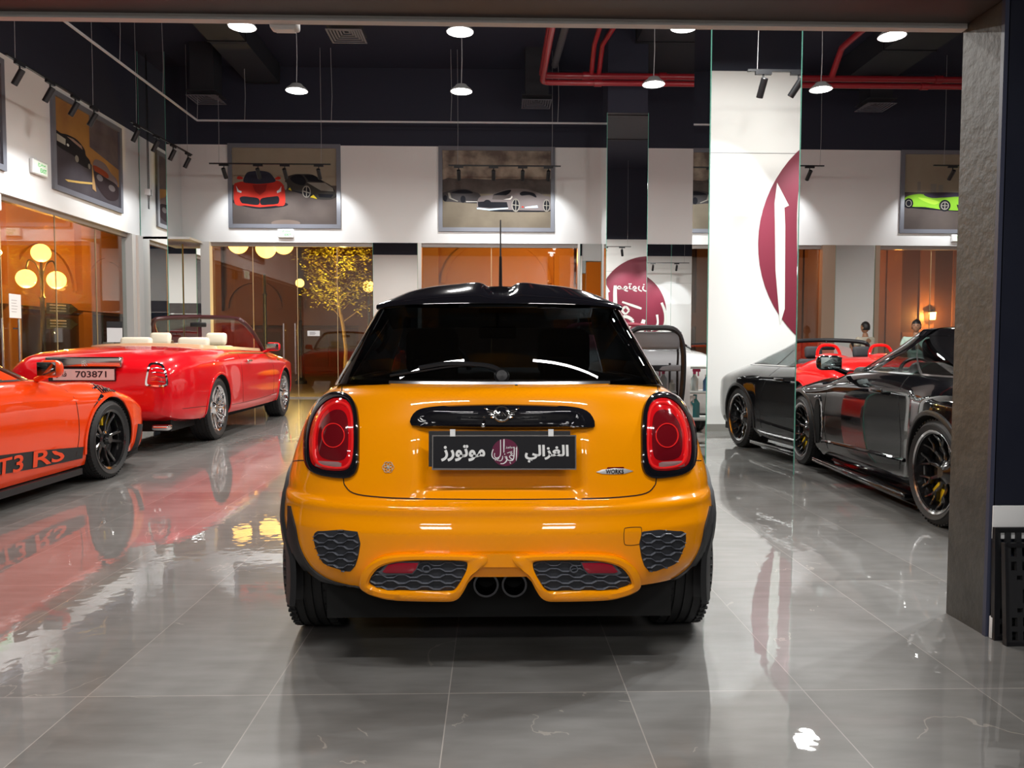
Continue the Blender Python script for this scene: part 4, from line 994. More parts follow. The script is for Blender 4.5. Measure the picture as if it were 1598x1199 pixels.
# spoiler with its two humps
def sp_row(x):
    q = x/.475; e = max(0, 1-abs(q)**3.2); hump = math.exp(-((abs(x)-.14)/.10)**2)*.0
    top = 1.337+.076*(1-abs(q)**3.4); dip = -.022*math.exp(-(x/.055)**4); hp = .006*math.exp(-((abs(x)-.10)/.05)**2)
    zt = top+dip+hp; yb = -.345+.09*abs(q)**3; zl = 1.322+.004*(1-q*q)-.012*abs(q)**6
    return [Vector((x, -.16, 1.318)), Vector((x, yb+.03, zl-.004)), Vector((x, yb, zl)), Vector((x, yb+.004, zl+.012)), Vector((x, yb+.05, zl+.018+.35*(zt-zl-.02))), Vector((x, yb+.12, zt-.008)), Vector((x, yb+.17, zt)), Vector((x, .05, zt-.002+.012)), Vector((x, .05, 1.33))]
rows = [sp_row(-.475+.95*i/72) for i in range(73)]
mb = MB(); mb.grid(rows); mb.add(rows[0], [tuple(range(9))]); mb.add(rows[-1], [tuple(range(8, -1, -1))])
mb.build('roof_spoiler', M_blackp, mini, merge=True, fixn=True, sharp=60)
for s in (-1, 1):   # the raised air scoops at either side of the middle
    mb = MB(); rows = []
    for i in range(13):
        t = i/12; x = s*(.035+.17*t); hgt = .030*math.sin(PI*min(1, t*1.15+.02))**.6 if t < .87 else .030*(1-t)*3
        rows.append([Vector((x, -.30+.05*t, 1.350)), Vector((x, -.285+.05*t, 1.362+max(hgt, 0)*.55)), Vector((x, -.24+.03*t, 1.382+max(hgt, 0)*.7)), Vector((x, -.10, 1.395+max(hgt, 0)*.5)), Vector((x, .1, 1.39))])
    mb.grid(rows if s > 0 else rows[::-1]); mb.build('spoiler_scoop', M_blackp, mini)
ant = MB(); b = P(781, 447, 3.35); bx = b.x-MO[0]; by = .16
ant.lathe([(0, 0), (.035, 0), (.03, .015), (.012, .03), (0, .03)], 16, T=Matrix.Translation((bx, by, 1.40))); tp = P(781, 343, 3.35)
ant.tube([(bx, by, 1.42), (bx, by, 1.50), (bx, by, 1.56)], [.008, .007, .006], 8); ant.tube([(bx, by, 1.56), (bx, by+.01, tp.z)], [.004, .003], 6)
ant.build('roof_antenna', M_satin, mini)
stub = MB().tube([(bx-.11, .2, 1.39), (bx-.11, .2, 1.445)], [.008, .006], 8).build('short_antenna', M_satin, mini)
# chrome belt strip and window surround
mb = MB(); rows = []
for i in range(61):
    a = -1.5+3*i/60; q = abs(a); p = ms.pt(q, 1.024); p.z = 1.026; sgn = 1 if a >= 0 else -1
    e = ms.pt(q+.01, 1.024)-ms.pt(max(0, q-.01), 1.024); n = Vector((e.y, -e.x, 0)).normalized()
    rows.append([Vector((sgn*(p+n*d).x, (p+n*d).y, z)) for d, z in ((-.03, 1.018), (.002, 1.018), (.006, 1.026), (.002, 1.036), (-.05, 1.042))])
mb.grid(rows); mb.build('belt_strip', mat('belt_chrome', (.75, .75, .78), .22, 1), mini)
# tailgate seam, bumper seam
M_seam = mat('panel_gap', (.03, .008, .002), .8)
mb = MB()
L = [(534, 603), (533, 625), (536, 680), (536, 745), (540, 760), (552, 770), (580, 775), (640, 778.5), (780, 780)]
mir = lambda ps: [(1560-x, y) for x, y in ps]
stroke_decal(pj, L+mir(L)[::-1][1:], .0045, .0012, mb); mb.build('tailgate_seam', M_seam, mini)
mb = MB()
for ps in ([(452, 721), (466, 719), (477, 719)], [(1108, 721), (1094, 719), (1083, 719)]): stroke_decal(pj, ps, .004, .0012, mb)
sq = [(974, 828), (974, 847), (979, 851), (995, 850), (1000, 845), (1001, 826), (997, 823), (978, 824)]
stroke_decal(pj, sq, .0022, .0012, mb, closed=True)
mb.build('bumper_seam', M_seam, mini)
# ---- tail lights
def mirror_px(ps, m): return [(1561-x, y) for x, y in ps][::-1] if m else ps
M_redl = mat('tail_lens_red', (.60, .005, .009), .08, coat=1); M_redd = mat('tail_lens_deep_red', (.14, .004, .008), .1, coat=1)
M_redc = mat('tail_lens_bright', (.75, .02, .02), .12, coat=1, emit=(.9, .01, .01), es=.12); M_rev = mat('reverse_lens', (.35, .2, .2), .15, coat=1)
LO = [(477, 700), (479, 672), (487, 645), (500, 626), (518, 616), (536, 615), (550, 622), (558, 638), (561, 665), (561, 700), (560, 728), (553, 742), (538, 747), (505, 743), (487, 735), (479, 722)]
LI = [(485, 700), (486, 676), (493, 652), (505, 634), (520, 624), (535, 623), (546, 629), (552, 643), (554, 667), (554, 700), (551, 722), (544, 733), (530, 736), (508, 734), (493, 728), (487, 718)]
for mflag in (0, 1):
    sm = lambda q: smooth_poly(mirror_px(q, mflag), 4)
    o, i = sm(LO), sm(LI); tl = ring_decal(pj, o, i, .012, .02, round_=.003).build('tail_light', M_blackp, mini)
    decal(pj, i, .010, .012, .016).build('lens', M_redl, tl)
    cx = sum(p[0] for p in i)/len(i); cy = sum(p[1] for p in i)/len(i)
    scl = lambda s_, sy=None, dy=0: [(cx+(x-cx)*s_, cy+dy+(y-cy)*(sy or s_)) for x, y in i]
    lens = [o2 for o2 in tl.children if o2.name.startswith('lens')]; pl = Proj(mini, lens)
    mb = MB(); ring_decal(pl, scl(.93), scl(.80, .86), .003, .004, mb=mb, round_=.003); mb.build('light_ring', M_redc, tl)
    decal(pl, scl(.68, .70, -1), .002, .003, .003).build('inner_lens', M_redd, tl)
    cc = (cx, cy-2); circ = [(cc[0]+17.5*math.cos(2*PI*k/32), cc[1]+19*math.sin(2*PI*k/32)) for k in range(32)]
    c2 = [(cc[0]+16.2*math.cos(2*PI*k/32), cc[1]+17.6*math.sin(2*PI*k/32)) for k in range(32)]
    ring_decal(pl, circ, c2, .007, .004).build('reflector_ring', M_redc, tl)
    rv = [(494, 721), (498, 719.5), (528, 721), (533, 723), (533, 728), (528, 730), (500, 729), (494, 727)]
    decal(pl, mirror_px(rv, mflag), .0035, .004).build('reverse_lamp', M_rev, tl)
# ---- tailgate handle, plate, badges
HB = [(640, 657), (643, 648), (650, 640), (664, 635), (700, 631.5), (783, 629.5), (866, 631.5), (902, 635), (917, 641), (924, 649), (928, 659), (926, 664), (915, 665.5), (783, 667), (655, 664), (643, 662)]
hb = decal(pj, resample(smooth_poly(HB), 90), .012, .03, .034, rings=12).build('tailgate_handle', M_blackp, mini)
pjh = Proj(mini, [hb])
mb = MB(); ring = [(783+13*math.cos(2*PI*k/32), 646+12.4*math.sin(2*PI*k/32)) for k in range(32)]; ring2 = [(783+9.6*math.cos(2*PI*k/32), 646+9*math.sin(2*PI*k/32)) for k in range(32)]
ring_decal(pjh, ring, ring2, .004, .006, mb=mb, round_=.001)
for s in (-1, 1):
    for k, (x0, y0, x1, y1) in enumerate([(13.5, -4, 27, -7), (13.5, -1, 23, -3.5), (13, 2, 20, .5), (12.5, 5, 17, 4.3)]):
        stroke_decal(pjh, [(783+s*x0, 646+y0), (783+s*(x0+x1)/2, 646+(y0+y1)/2), (783+s*x1, 646+y1)], .0052, .004, mb, th=.003)
badge = mb.build('winged_badge', M_chrome, hb)
def on_surface(pjx, off):
    def mp(u, v, d):
        l, n = pjx.hit(u, v); return pjx.local(l+n*(off+d))
    return mp
mb = MB(); lettering(mb, 'MINI', 774, 792, 649, 643.2, on_surface(pjh, .003), 0, .02, False, 0, .001); mb.build('badge_lettering', M_chrome, badge, smooth=False)
MB().lathe([(0, -.006), (.007, -.006), (.007, .004), (.004, .006), (0, .006)], 12, T=Matrix.Translation(pj.local(P(754, 664, 2.585))) @ Matrix.Rotation(R(90), 4, 'X')).build('lock_button', M_chrome, hb)
# plate: a flat dark board standing in the hollow
pc = P(787, 706, 2.575); PW, PH = .492, .118
pln = bpy.data.objects.new('licence_plate', None); C.objects.link(pln); bpy.data.objects.remove(pln)
plate_mp = lambda u, v, d: (pc.x-MO[0]+u, pc.y-MO[1]-d+.06*v, pc.z+v)
mb = MB(); mb.prism([(-PW/2, -PH/2), (PW/2, -PH/2), (PW/2, PH/2), (-PW/2, PH/2)], 0, .006, plate_mp, 0)
mb.prism([(-PW/2+.004, -PH/2+.006), (PW/2-.004, -PH/2+.004), (PW/2-.004, PH/2-.004), (-PW/2+.004, PH/2-.004)], .006, .0065, plate_mp, 1)
M_plateb = mat('plate_charcoal', (.010, .010, .013), .35); M_pink = mat('plate_plum', (.12, .012, .045), .4)
mb.m = [0 if k < 6 else 1 for k in range(len(mb.f))]
pl_o = mb.build('licence_plate', [M_chrome, M_plateb], mini, smooth=False)
mb = MB(); mb.prism([(-PW/2-.012, -PH/2+.01), (PW/2-.02, -PH/2+.01), (PW/2-.02, PH/2+.012), (-PW/2-.012, PH/2+.012)], -.012, -.001, plate_mp); mb.build('plate_holder', M_plastic, mini, smooth=False)
mb = MB()
for x in (-.185, .15): mb.prism([(x, PH/2-.004), (x+.018, PH/2-.004), (x+.018, PH/2+.02), (x, PH/2+.02)], .006, .008, plate_mp)
mb.build('plate_clip', M_whitegloss, pl_o, smooth=False)
mb = MB(); s_ = PW/226
lettering(mb, AR_MOT, (688-787)*s_, (757-787)*s_, -.030, .026, plate_mp, 0, .035, True, .0065, .008); mb.build('plate_lettering', M_whitegloss, pl_o, smooth=False); mb = MB()
lettering(mb, AR_GHZ, (819-787)*s_, (888-787)*s_, -.034, .026, plate_mp, 0, .035, True, .0065, .008)
mb.build('plate_lettering', M_whitegloss, pl_o, smooth=False)
mb = MB(); logo(mb, 1.5*s_, 0, 21.3*s_, plate_mp, 0, 1, .0066, .0075, 48); mb.build('plate_logo', [M_pink, M_whitegloss], pl_o, smooth=False)
# little round and lettered badges
M_badge = mat('badge_silver', (.8, .8, .8), .35, .6)
mb = MB(); random.seed(5)
for k in range(6):
    a = k*1.05; cx, cy = 606+4.5*math.cos(a), 729.5+4.5*math.sin(a); stroke_decal(pj, [(cx+4.4*math.cos(q*PI/4), cy+4.4*math.sin(q*PI/4)) for q in range(8)], .0016, .003, mb, th=.002, closed=True)
mb.build('round_badge', M_badge, mini)
wb = decal(pj, [(930, 737), (940, 733), (958, 731), (975, 731.5), (988, 735.5), (975, 739.5), (958, 740.5), (940, 740)], .003, .004, .001).build('works_badge', M_badge, mini)
decal(pj, [(948, 729.5), (973, 729), (973.5, 732.5), (946, 733)], .003, .004).build('badge_top', M_redd, wb)
pw2 = Proj(mini, [wb]); mb = MB(); lettering(mb, 'WORKS', 945, 973, 739.5, 733, on_surface(pw2, .0015), 0, .02, False, 0, .0005); mb.build('badge_lettering', M_blackp, wb, smooth=False)
# ---- side grilles, diffuser surrounds with grilles
M_mesh = mat('grille_grey', (.085, .09, .108), .4); M_meshd = mat('grille_dark', (.028, .03, .037), .6)
def honey(pjx, poly, cw, ch, w, off, name, par, x0, y0):
    mb = MB(); xs = [p[0] for p in poly]; ys = [p[1] for p in poly]
    def seg(a, b, ww):
        n = 5; run = []
        for k in range(n+1):
            x = a[0]+(b[0]-a[0])*k/n; y = a[1]+(b[1]-a[1])*k/n
            if inside(x, y, poly): run.append((x, y))
            else:
                if len(run) > 1: stroke_decal(pjx, run, ww, off, mb, th=.006, sub=1)
                run = []
        if len(run) > 1: stroke_decal(pjx, run, ww, off, mb, th=.006, sub=1)
    rows = int((max(ys)-min(ys))/ch)+3; cols = int((max(xs)-min(xs))/cw)+3
    for r in range(-1, rows):
        y = y0+r*ch; sgn = 1 if r % 2 else -1
        for c in range(-1, cols):
            x = x0+c*cw; s2 = sgn*(1 if c % 2 else -1); a = ch*.24*s2
            seg((x, y+a), (x+cw*.55, y+a), w); seg((x+cw*.55, y+a), (x+cw, y-a), w)
    return mb.build(name, M_mesh, par)
SG = [(490, 836), (494, 830), (504, 829), (558, 830), (559, 870), (547, 892), (525, 887), (505, 879), (496, 862), (491, 848)]
for mf in (0, 1):
    g = mirror_px(SG, mf); g = [(x-1, y) for x, y in g] if mf else g
    o = resample(smooth_poly(g, 2), 70)
    so = decal(pj, o, -.001+.003, .004).build('side_vent', M_meshd, mini)
    honey(pj, o, 15, 9.6, .0040, .007, 'vent_mesh', so, min(p[0] for p in o)-6, 835)
# diffuser surround: thick orange frame, outline below the bumper edge too, so it stands on its own surface
SO = [(563, 912), (566, 894), (578, 879), (600, 868), (640, 864.5), (700, 864.5), (742, 866), (762, 870), (752, 885), (740, 893), (733, 903), (722, 924), (711, 935), (690, 937), (620, 935), (592, 930), (572, 922)]
SI = [(577, 908), (583, 895), (596, 883), (620, 876), (650, 873.5), (700, 873.5), (726, 875), (730, 880), (727, 892), (718, 908), (710, 919), (700, 922), (650, 921), (606, 920), (586, 915), (580, 912)]
lay = Stack([(r[0], r[1], -.652+.06*max(0, (.42-r[0]))*2, r[3], r[4], r[5], r[6]) for r in MR])
lo = lay.solid(hrange((.2, .5, 30)), na=60, ns=4, nf=4).build('tmp', M_org, mini); pd = Proj(mini, [lo]); bpy.data.objects.remove(lo)
for mf in (0, 1):
    O, I_ = mirror_px(SO, mf), mirror_px(SI, mf)
    oo = resample(smooth_poly(O, 3), 110); ii = resample(smooth_poly(I_, 3), 110)
    # align starts
    k = min(range(110), key=lambda q: (ii[q][0]-oo[0][0])**2+(ii[q][1]-oo[0][1])**2); ii = ii[k:]+ii[:k]
    fr = ring_decal(pd, oo, ii, .012, .05, round_=.006).build('diffuser_frame', M_org, mini)
    decal(pd, ii, .001, .004).build('diffuser_grille', M_meshd, fr)
    honey(pd, ii, 18, 9.2, .0042, .006, 'grille_mesh', fr, min(p[0] for p in ii)-8, 880)
    fl = mirror_px([(592, 893), (604, 879), (620, 875), (656, 876), (651, 888), (645, 895), (600, 897)], mf)
    decal(pd, fl, .009, .006).build('fog_lamp_bezel', M_mesh, fr)
    fl2 = mirror_px([(598, 891), (607, 880), (622, 877), (654, 877.5), (650, 887), (644, 893), (604, 893)], mf)
    decal(pd, fl2, .012, .004, .002).build('fog_lamp', M_redd if 0 else mat('fog_lens_red', (.28, .005, .02), .1, coat=1), fr)
    cx = 666 if not mf else 1561-666; cc = [(cx+6.5*math.cos(2*PI*k/20), 887+6*math.sin(2*PI*k/20)) for k in range(20)]; c2 = [(cx+5*math.cos(2*PI*k/20), 887+4.6*math.sin(2*PI*k/20)) for k in range(20)]
    ring_decal(pd, cc, c2, .011, .006).build('parking_sensor', M_mesh, fr)
# centre bridge between the frames and underside
mb = MB(); rows = []
for i in range(25):
    u = -1+2*i/24; px = 780.5+u*44; yb = 884.5+8*max(0, abs(u)-.62)/.38
    l0, n0 = pd.hit(px, 864); l1, n1 = pd.hit(px, yb)
    rows.append([pd.local(l0+n0*.002), pd.local(l0+n0*.008), pd.local(l1+n1*.008), pd.local(l1+n1*.002), pd.local(l1+n1*-.05)])
mb.grid(rows); mb.build('diffuser_bridge', M_org, mini)
# black lower corner cladding and wheel arch trims
M_clad = M_plastic
for s in (-1, 1):
    for (yc, f0, f1) in ((0, -38, 200), (2.495, -20, 205)):
        mb = MB(); rows = []
        for i in range(49):
            f = R(f0+(f1-f0)*i/48); ro = .405+(.02*max(0, -math.cos(f))**2 if yc == 0 else 0); row = []
            for r_, dx in ((.348, -.05), (.348, .010), (.37, .016), (ro, .013), (ro+.006, -.006)):
                y = yc+r_*math.cos(f); z = max(.20, .315+r_*math.sin(f)); row.append(Vector((s*(ms.side_x(y, max(z, .40))+dx), y, z)))
            rows.append(row)
        mb.grid(rows if s > 0 else rows[::-1]); mb.build('wheel_arch_trim', M_clad, mini)
    ci = crom([(q[0], q[1], 0) for q in [(454, 790), (457, 803), (462, 822), (467, 848), (476, 870), (490, 889), (513, 904), (540, 912), (568, 917)]], 5)
    co_ = crom([(q[0], q[1], 0) for q in [(451, 790), (451, 808), (450, 840), (456, 866), (466, 885), (484, 904), (510, 917), (542, 924), (572, 927)]], 5); mb = MB(); rows = []
    for a_, b_ in zip(ci, co_):
        row = []
        for t_ in (0, 0, .33, .66, 1, 1):
            x_ = a_.x+(b_.x-a_.x)*t_; x_ = 1561-x_ if s > 0 else x_; l, n = pj.hit(x_, a_.y+(b_.y-a_.y)*t_); row.append(l+n*(.007))
        l, n = pj.hit(1561-a_.x if s > 0 else a_.x, a_.y); row[0] = l-n*.004; row[-1] = row[-1]+Vector((0, .03, 0)); rows.append([pj.local(q_) for q_ in row])
    mb.grid(rows if s < 0 else rows[::-1]).build('corner_cladding', M_clad, mini)
ub = MB(); ub.box((-.62, -.50, .19), (.62, 3.0, .34)); ub.box((-.80, .42, .16), (.80, 2.08, .34)); ub.box((-.5, -.52, .30), (.5, -.4, .36))
ub.build('underbody', M_well, mini, smooth=False)
for px in (758.5, 802.5):
    e = P(px, 911.5, 2.60); x, y, z = e.x-MO[0], e.y-MO[1], e.z
    T = Matrix.Translation((x, y, z)) @ Matrix.Rotation(R(90), 4, 'X')
    MB().lathe([(.034, -.22), (.034, .005), (.037, .012), (.044, .012), (.0465, .004), (.0465, -.22)], 32, T=T).build('exhaust_pipe', mat('exhaust_dark_chrome', (.10, .10, .11), .2, 1), mini)
    MB().lathe([(.0345, -.10), (0, -.10)], 24, T=T).build('exhaust_core', M_well, mini)
ex = MB(); 
for x in (-.05, 0, .05): ex.box((x-.006, -.50, .33), (x+.006, -.45, .40))
ex.build('exhaust_bracket', mat('bracket_grey', (.2, .19, .18), .5, .6), mini, smooth=False)
for s in (-1, 1):
    for yy in (0, 2.495): wheel(mini, s*(.735), yy, s, .315, .205, .225, 'mini')
# wiper and rear window details
WM = Stack([(r[0], r[1], r[2], r[3], r[4], r[5], r[6]) for r in GR])
mb = MB(); 
hit = lambda px, py: pjg.local(pjg.hit(px, py)[0]+pjg.hit(px, py)[1]*.016)
stroke_decal(pjg, [(785, 590), (779, 580), (760, 573), (720, 570), (690, 571), (655, 577)], .016, .018, mb, th=.010)
stroke_decal(pjg, [(735, 571), (700, 574), (660, 580), (610, 588)], .008, .010, mb, th=.006); mb.build('rear_wiper', M_satin, mini)
T = Matrix.Translation(pjg.local(pjg.hit(783, 588)[0])) @ Matrix.Rotation(R(80), 4, 'X'); MB().lathe([(0, .035), (.02, .033), (.026, .02), (.03, -.01)], 20, T=T).build('wiper_pivot', M_satin, mini)
# interior seen dimly through the dark glass
M_seat = mat('dark_seat', (.02, .02, .024), .7); mb = MB(); mb.box((-.56, -.25, .95), (.56, 1.9, 1.028)); mb.build('parcel_shelf', M_seat, mini, smooth=False)
for x in (-.34, .34): MB().rbox((x, .75, 1.14), (.27, .13, .24), .05).build('headrest', M_seat, mini)
for x in (-.28, .28): MB().rbox((x, .12, 1.06), (.2, .09, .12), .03).build('rear_headrest', M_seat, mini)
mb = MB(); mb.rbox((.0, 1.25, 1.25), (.22, .03, .07), .02); mb.tube([(0, 1.26, 1.28), (0, 1.3, 1.34)], .01); mb.build('interior_mirror', M_seat, mini)
MB().lathe([(.17, -.015), (.185, 0), (.17, .015), (.155, 0)], 28, T=Matrix.Translation((-.34, 1.35, 1.02)) @ Matrix.Rotation(R(70), 4, 'X'), closed=True).build('steering_wheel', M_seat, mini)
for s in (-1, 1):
    MB().rbox((s*.86, 1.62, 1.02), (.17, .11, .13), .05).build('door_mirror', M_blackp, mini)
# ================================================================ the other cars
def cutter_box(a, b, m, r=.06):
    mb = MB(); mb.rbox([(a[i]+b[i])/2 for i in range(3)], [b[i]-a[i] for i in range(3)], r); return mb.build('cut', m, fixn=True)
def canopy(car, S, h0, h1, paint, dome, pil=((.55, .8), (1.95, 2.1)), bpil=None, glass=None, hroof=None, dark=None):
    g = glass or M_carglass2; hr = hroof or h1
    (a0, a1), (b0, b1) = pil; pp = dark or paint
    nh = 14
    pane(S, 'rear_window', 0, a0, h0, h1, g, car, nh=nh); pane(S, 'rear_pillar', a0, a1, h0, h1, paint, car, .004, nh=nh)
    for sd, nm in ((1, 'side_window'), (-1, 'side_window')): pane(S, nm, a1, b0, h0, h1, g, car, 0, (sd,), 40, nh)
    if bpil: pane(S, 'door_pillar', bpil[0], bpil[1], h0, h1, M_satin, car, .003, nh=nh)
    pane(S, 'windscreen_pillar', b0, b1, h0, h1, paint, car, .004, nh=nh); pane(S, 'windscreen', b1, 3, h0, h1, g, car, nh=nh)
    pane(S, 'belt_trim', a0, b1, h0, h0+.012, M_satin if not dark else M_chrome, car, .006, nh=1, na=60)
    pane(S, 'roof_rail', a0*.0, 3, h1-.035, h1+.004, paint, car, .006, nh=2, na=90)
    mb = MB(); S.solid([h1-.002, h1+.012], mb, dome=dome); mb.build('roof', paint, car, merge=True)
def seat(car, x, y, z, m, w=.50, h=.62, hw=.28, head=True, name='seat', rake=-14, headw=None):
    T = Matrix.Translation((x, y, z)) @ Matrix.Rotation(R(rake), 4, 'X')
    s = MB(); s.rbox((0, 0, h/2), (w, .13, h), .06, T=T); s.rbox((0, .28, .02), (w, .55, .14), .05, T=Matrix.Translation((x, y, z))); so = s.build(name, m, car)
    if head: MB().rbox((0, -.0, h+.10), (headw or hw, .10, .19), .05, T=T).build('headrest', m, so)
    return so
def steering(car, x, y, z, m):
    T = Matrix.Translation((x, y, z)) @ Matrix.Rotation(R(65), 4, 'X'); mb = MB(); mb.lathe([(.17, -.014), (.185, 0), (.17, .014), (.156, 0)], 28, T=T, closed=True)
    mb.lathe([(0, -.02), (.05, -.01), (.05, .01), (0, .02)], 16, T=T); mb.cbox((0, 0, 0), (.33, .03, .012), 0, T); mb.build('steering_wheel', m, car)
def door_mirror(car, x, y, z, side, paint, w=.2):
    mo = MB(); mo.rbox((x+side*w*.55, y, z), (w, .12, .135), .05); mo.tube([(x-side*.05, y+.04, z-.09), (x+side*.08, y+.02, z-.04)], .022, 8); o = mo.build('door_mirror', paint, car)
    MB().rbox((x+side*w*.55, y-.062, z), (w*.84, .006, .105), .03).build('mirror_glass', mat('door_mirror_glass', (.25, .3, .3), .03, 1), o)
def sideline(car, pj_, S_pts, w, m, name):
    """seam drawn on the flank from (y, z) points by casting sideways"""
    pass
def flank(car, body, side, pts, w, m, name, off=.002, sub=4, closed=False, fill=False, th=0, parent=None):
    I = body; t = BVHTree.FromPolygons([v.co for v in I.data.vertices], [tuple(p.vertices) for p in I.data.polygons])
    q = [(p.x, p.y) for p in crom([(a, b, 0) for a, b in pts], sub, closed)] if sub > 1 else list(pts)
    def hit(y, z):
        l, n, i, d = t.ray_cast(Vector((side*3, y, z)), Vector((-side, 0, 0)))
        if l is None: l, n, i, d = t.find_nearest(Vector((side*.9, y, z)))
        if n.x*side < 0: n = -n
        return l, n
    mb = MB()
    if fill:
        cy = sum(p[0] for p in q)/len(q); cz = sum(p[1] for p in q)/len(q); rows = []
        rows.append([hit(a, b)[0] for a, b in q])
        for k in range(5):
            tt = 1-k/5; rows.append([(lambda h: h[0]+h[1]*off)(hit(cy+(a-cy)*tt, cz+(b-cz)*tt)) for a, b in q])
        mb.grid(rows if side > 0 else rows, 0, closeu=True); b_ = len(mb.v)-len(q); h = hit(cy, cz); mb.add([h[0]+h[1]*off], [])
        for k in range(len(q)): mb.f.append([b_+k, b_+(k+1) % len(q), len(mb.v)-1]); mb.m.append(0)
    else:
        if closed: q.append(q[0])
        H = [hit(*p) for p in q]; rows = []
        for i in range(len(H)):
            d = H[min(i+1, len(H)-1)][0]-H[max(i-1, 0)][0]; l, n = H[i]; s = d.cross(n).normalized()*w/2
            rows.append([l-s, l-s*.9+n*off, l+n*(off+th), l+s*.9+n*off, l+s])
        mb.grid(rows)
    return mb.build(name, m, parent or car)
def arches(body, ys, r, z, wo, inn, m=M_well):
    c = []
    for s in (-1, 1):
        for y in ys: c.append(cyl_cutter(s*inn, s*(wo+.3), y, z, r, m))
    carve(body, c)
def arch_lip(car, body, side, yc, zc, r, m, w=.03, name='arch_lip', f0=-12, f1=192, off=.008):
    pts = [(yc+r*math.cos(R(f0+(f1-f0)*k/26)), zc+r*math.sin(R(f0+(f1-f0)*k/26))) for k in range(27)]
    return flank(car, body, side, pts, w, m, name, off, 1, th=.004)
# ---------------- orange-red track coupe on the left
M_lava = mat('lava_orange_paint', (.86, .058, .004), .25, coat=1, croug=.015)
g3 = thing('track_coupe', 'orange-red track coupe cut off by the left picture edge, black wheels and side stripe', 'car', (-4.30, 4.30, 0), R(0))
b3 = loft_body([(-1.08, .35, .66, .5, .72, .78), (-.95, .25, .86, .68, .84, .88), (-.5, .18, .92, .74, .90, .96), (0, .15, .945, .74, .92, .99), (.6, .13, .89, .76, .90, .97), (1.2, .13, .87, .76, .90, .96),
                (1.75, .13, .875, .74, .88, .93), (2.1, .14, .90, .70, .85, .86), (2.456, .15, .925, .68, .845, .79), (2.8, .15, .92, .64, .80, .73), (3.1, .15, .88, .60, .70, .66), (3.3, .16, .80, .52, .58, .57), (3.42, .20, .62, .40, .46, .45)],
               [(0, .02, .35), (2.456, .02, .33)]).build('body', M_lava, g3, merge=True, fixn=True)
arches(b3, (0, 2.456), .375, .345, .94, .6)
S3 = Stack([(.90, .755, -.75, .7, 2.4, 2.05, .75), (1.0, .715, -.45, .7, 2.4, 1.78, .7), (1.10, .665, -.15, .7, 2.4, 1.50, .65), (1.20, .60, .15, .6, 2.4, 1.22, .6), (1.26, .54, .35, .45, 2.4, 1.02, .5)])
canopy(g3, S3, .905, 1.24, M_lava, .04, ((.6, 1.05), (2.0, 2.16)), (1.36, 1.42), hroof=1.24, glass=M_carglass2)
for s in (-1, 1):
    wheel(g3, s*.80, 2.456, s, .345, .265, .262, 'gt3'); wheel(g3, s*.79, 0, s, .36, .30, .27, 'gt3')
    for y in (0, 2.456): arch_lip(g3, b3, s, y, .345, .388, M_lava, .03, off=.010)
    door_mirror(g3, s*.775, 1.66, .99, s, M_lava, .17)
    seat(g3, s*.34, .75, .45, M_satin, .5, .62, name='seat')
    flank(g3, b3, s, [(1.95, .86), (1.98, .7), (1.99, .45), (1.96, .26)], .006, M_seam, 'door_seam'); flank(g3, b3, s, [(.75, .88), (.70, .6), (.78, .3)], .006, M_seam, 'door_seam')
    flank(g3, b3, s, [(.4, .30), (.95, .275), (1.5, .245), (2.05, .235), (2.05, .33), (1.5, .375), (.95, .41), (.4, .43)], 0, M_satin, 'side_stripe', .003, 1, True, True)
    sk = MB(); sk.box((min(s*.78, s*.875), .42, .10), (max(s*.78, s*.875), 2.06, .15)); sk.build('side_skirt', M_satin, g3, smooth=False)
    flank(g3, b3, s, [(2.92, .16), (2.97, .30), (3.02, .42)], .03, M_plastic, 'front_winglet', .02, 2, th=.02)
t_ = BVHTree.FromPolygons([v.co for v in b3.data.vertices], [tuple(p.vertices) for p in b3.data.polygons])
def side_map(tree, side, y0, z0, off):
    def mp(u, v, d):
        y = y0+u*side; z = z0+v; l, n, i, dd = tree.ray_cast(Vector((side*3, y, z)), Vector((-side, 0, 0)))
        if l is None: l = Vector((side*.9, y, z)); n = Vector((side, 0, 0))
        return l+Vector((side*(off+d), 0, 0))
    return mp
for tx, u0, u1 in (('GT3', -.66, -.14), ('RS', -.02, .38)):
    mb = MB(); lettering(mb, tx, u0, u1, -.05, .075, side_map(t_, 1, 1.42, .305, .007), 0, .015, False, 0, .001); mb.build('side_lettering', M_lava, g3, smooth=False)
p3 = Proj(g3, [b3]); CR = lambda x, y: (x/3.196, 470+y/3.196)
for k in range(7): stroke_decal(p3, [CR(454+20*k, 404+k*k*.8), CR(480+16*k, 430+k*1.5), CR(512+10*k, 461-2*k)], .02, .004, th=.004).build('fender_louvre', M_blackp, g3)
for a_, b_ in (((511, 470), (492, 500)), ((489, 507), (472, 538)), ((469, 545), (456, 575)), ((454, 582), (444, 612))): stroke_decal(p3, [CR(*a_), CR((a_[0]+b_[0])/2-1, (a_[1]+b_[1])/2), CR(*b_)], .035, .004, th=.003).build('fender_slot', M_blackp, g3)
steering(g3, .34, 1.25, .88, M_satin)
sp = MB(); sp.prism([(-.80, 2.95), (.80, 2.95), (.72, 3.3), (.4, 3.5), (-.4, 3.5), (-.72, 3.3)], .085, .105, lambda u, v, d: (u, v, d)); sp.build('front_splitter', M_plastic, g3, smooth=False)
wg = MB(); wg.rbox((0, -.95, 1.30), (1.7, .30, .035), .015); wg.rbox((-.6, -.9, 1.1), (.03, .2, .4), .01); wg.rbox((.6, -.9, 1.1), (.03, .2, .4), .01); wg.build('rear_wing', M_satin, g3)
MB().box((-.8, -.9, .12), (.8, 3.2, .3)).build('underbody', M_well, g3, smooth=False)
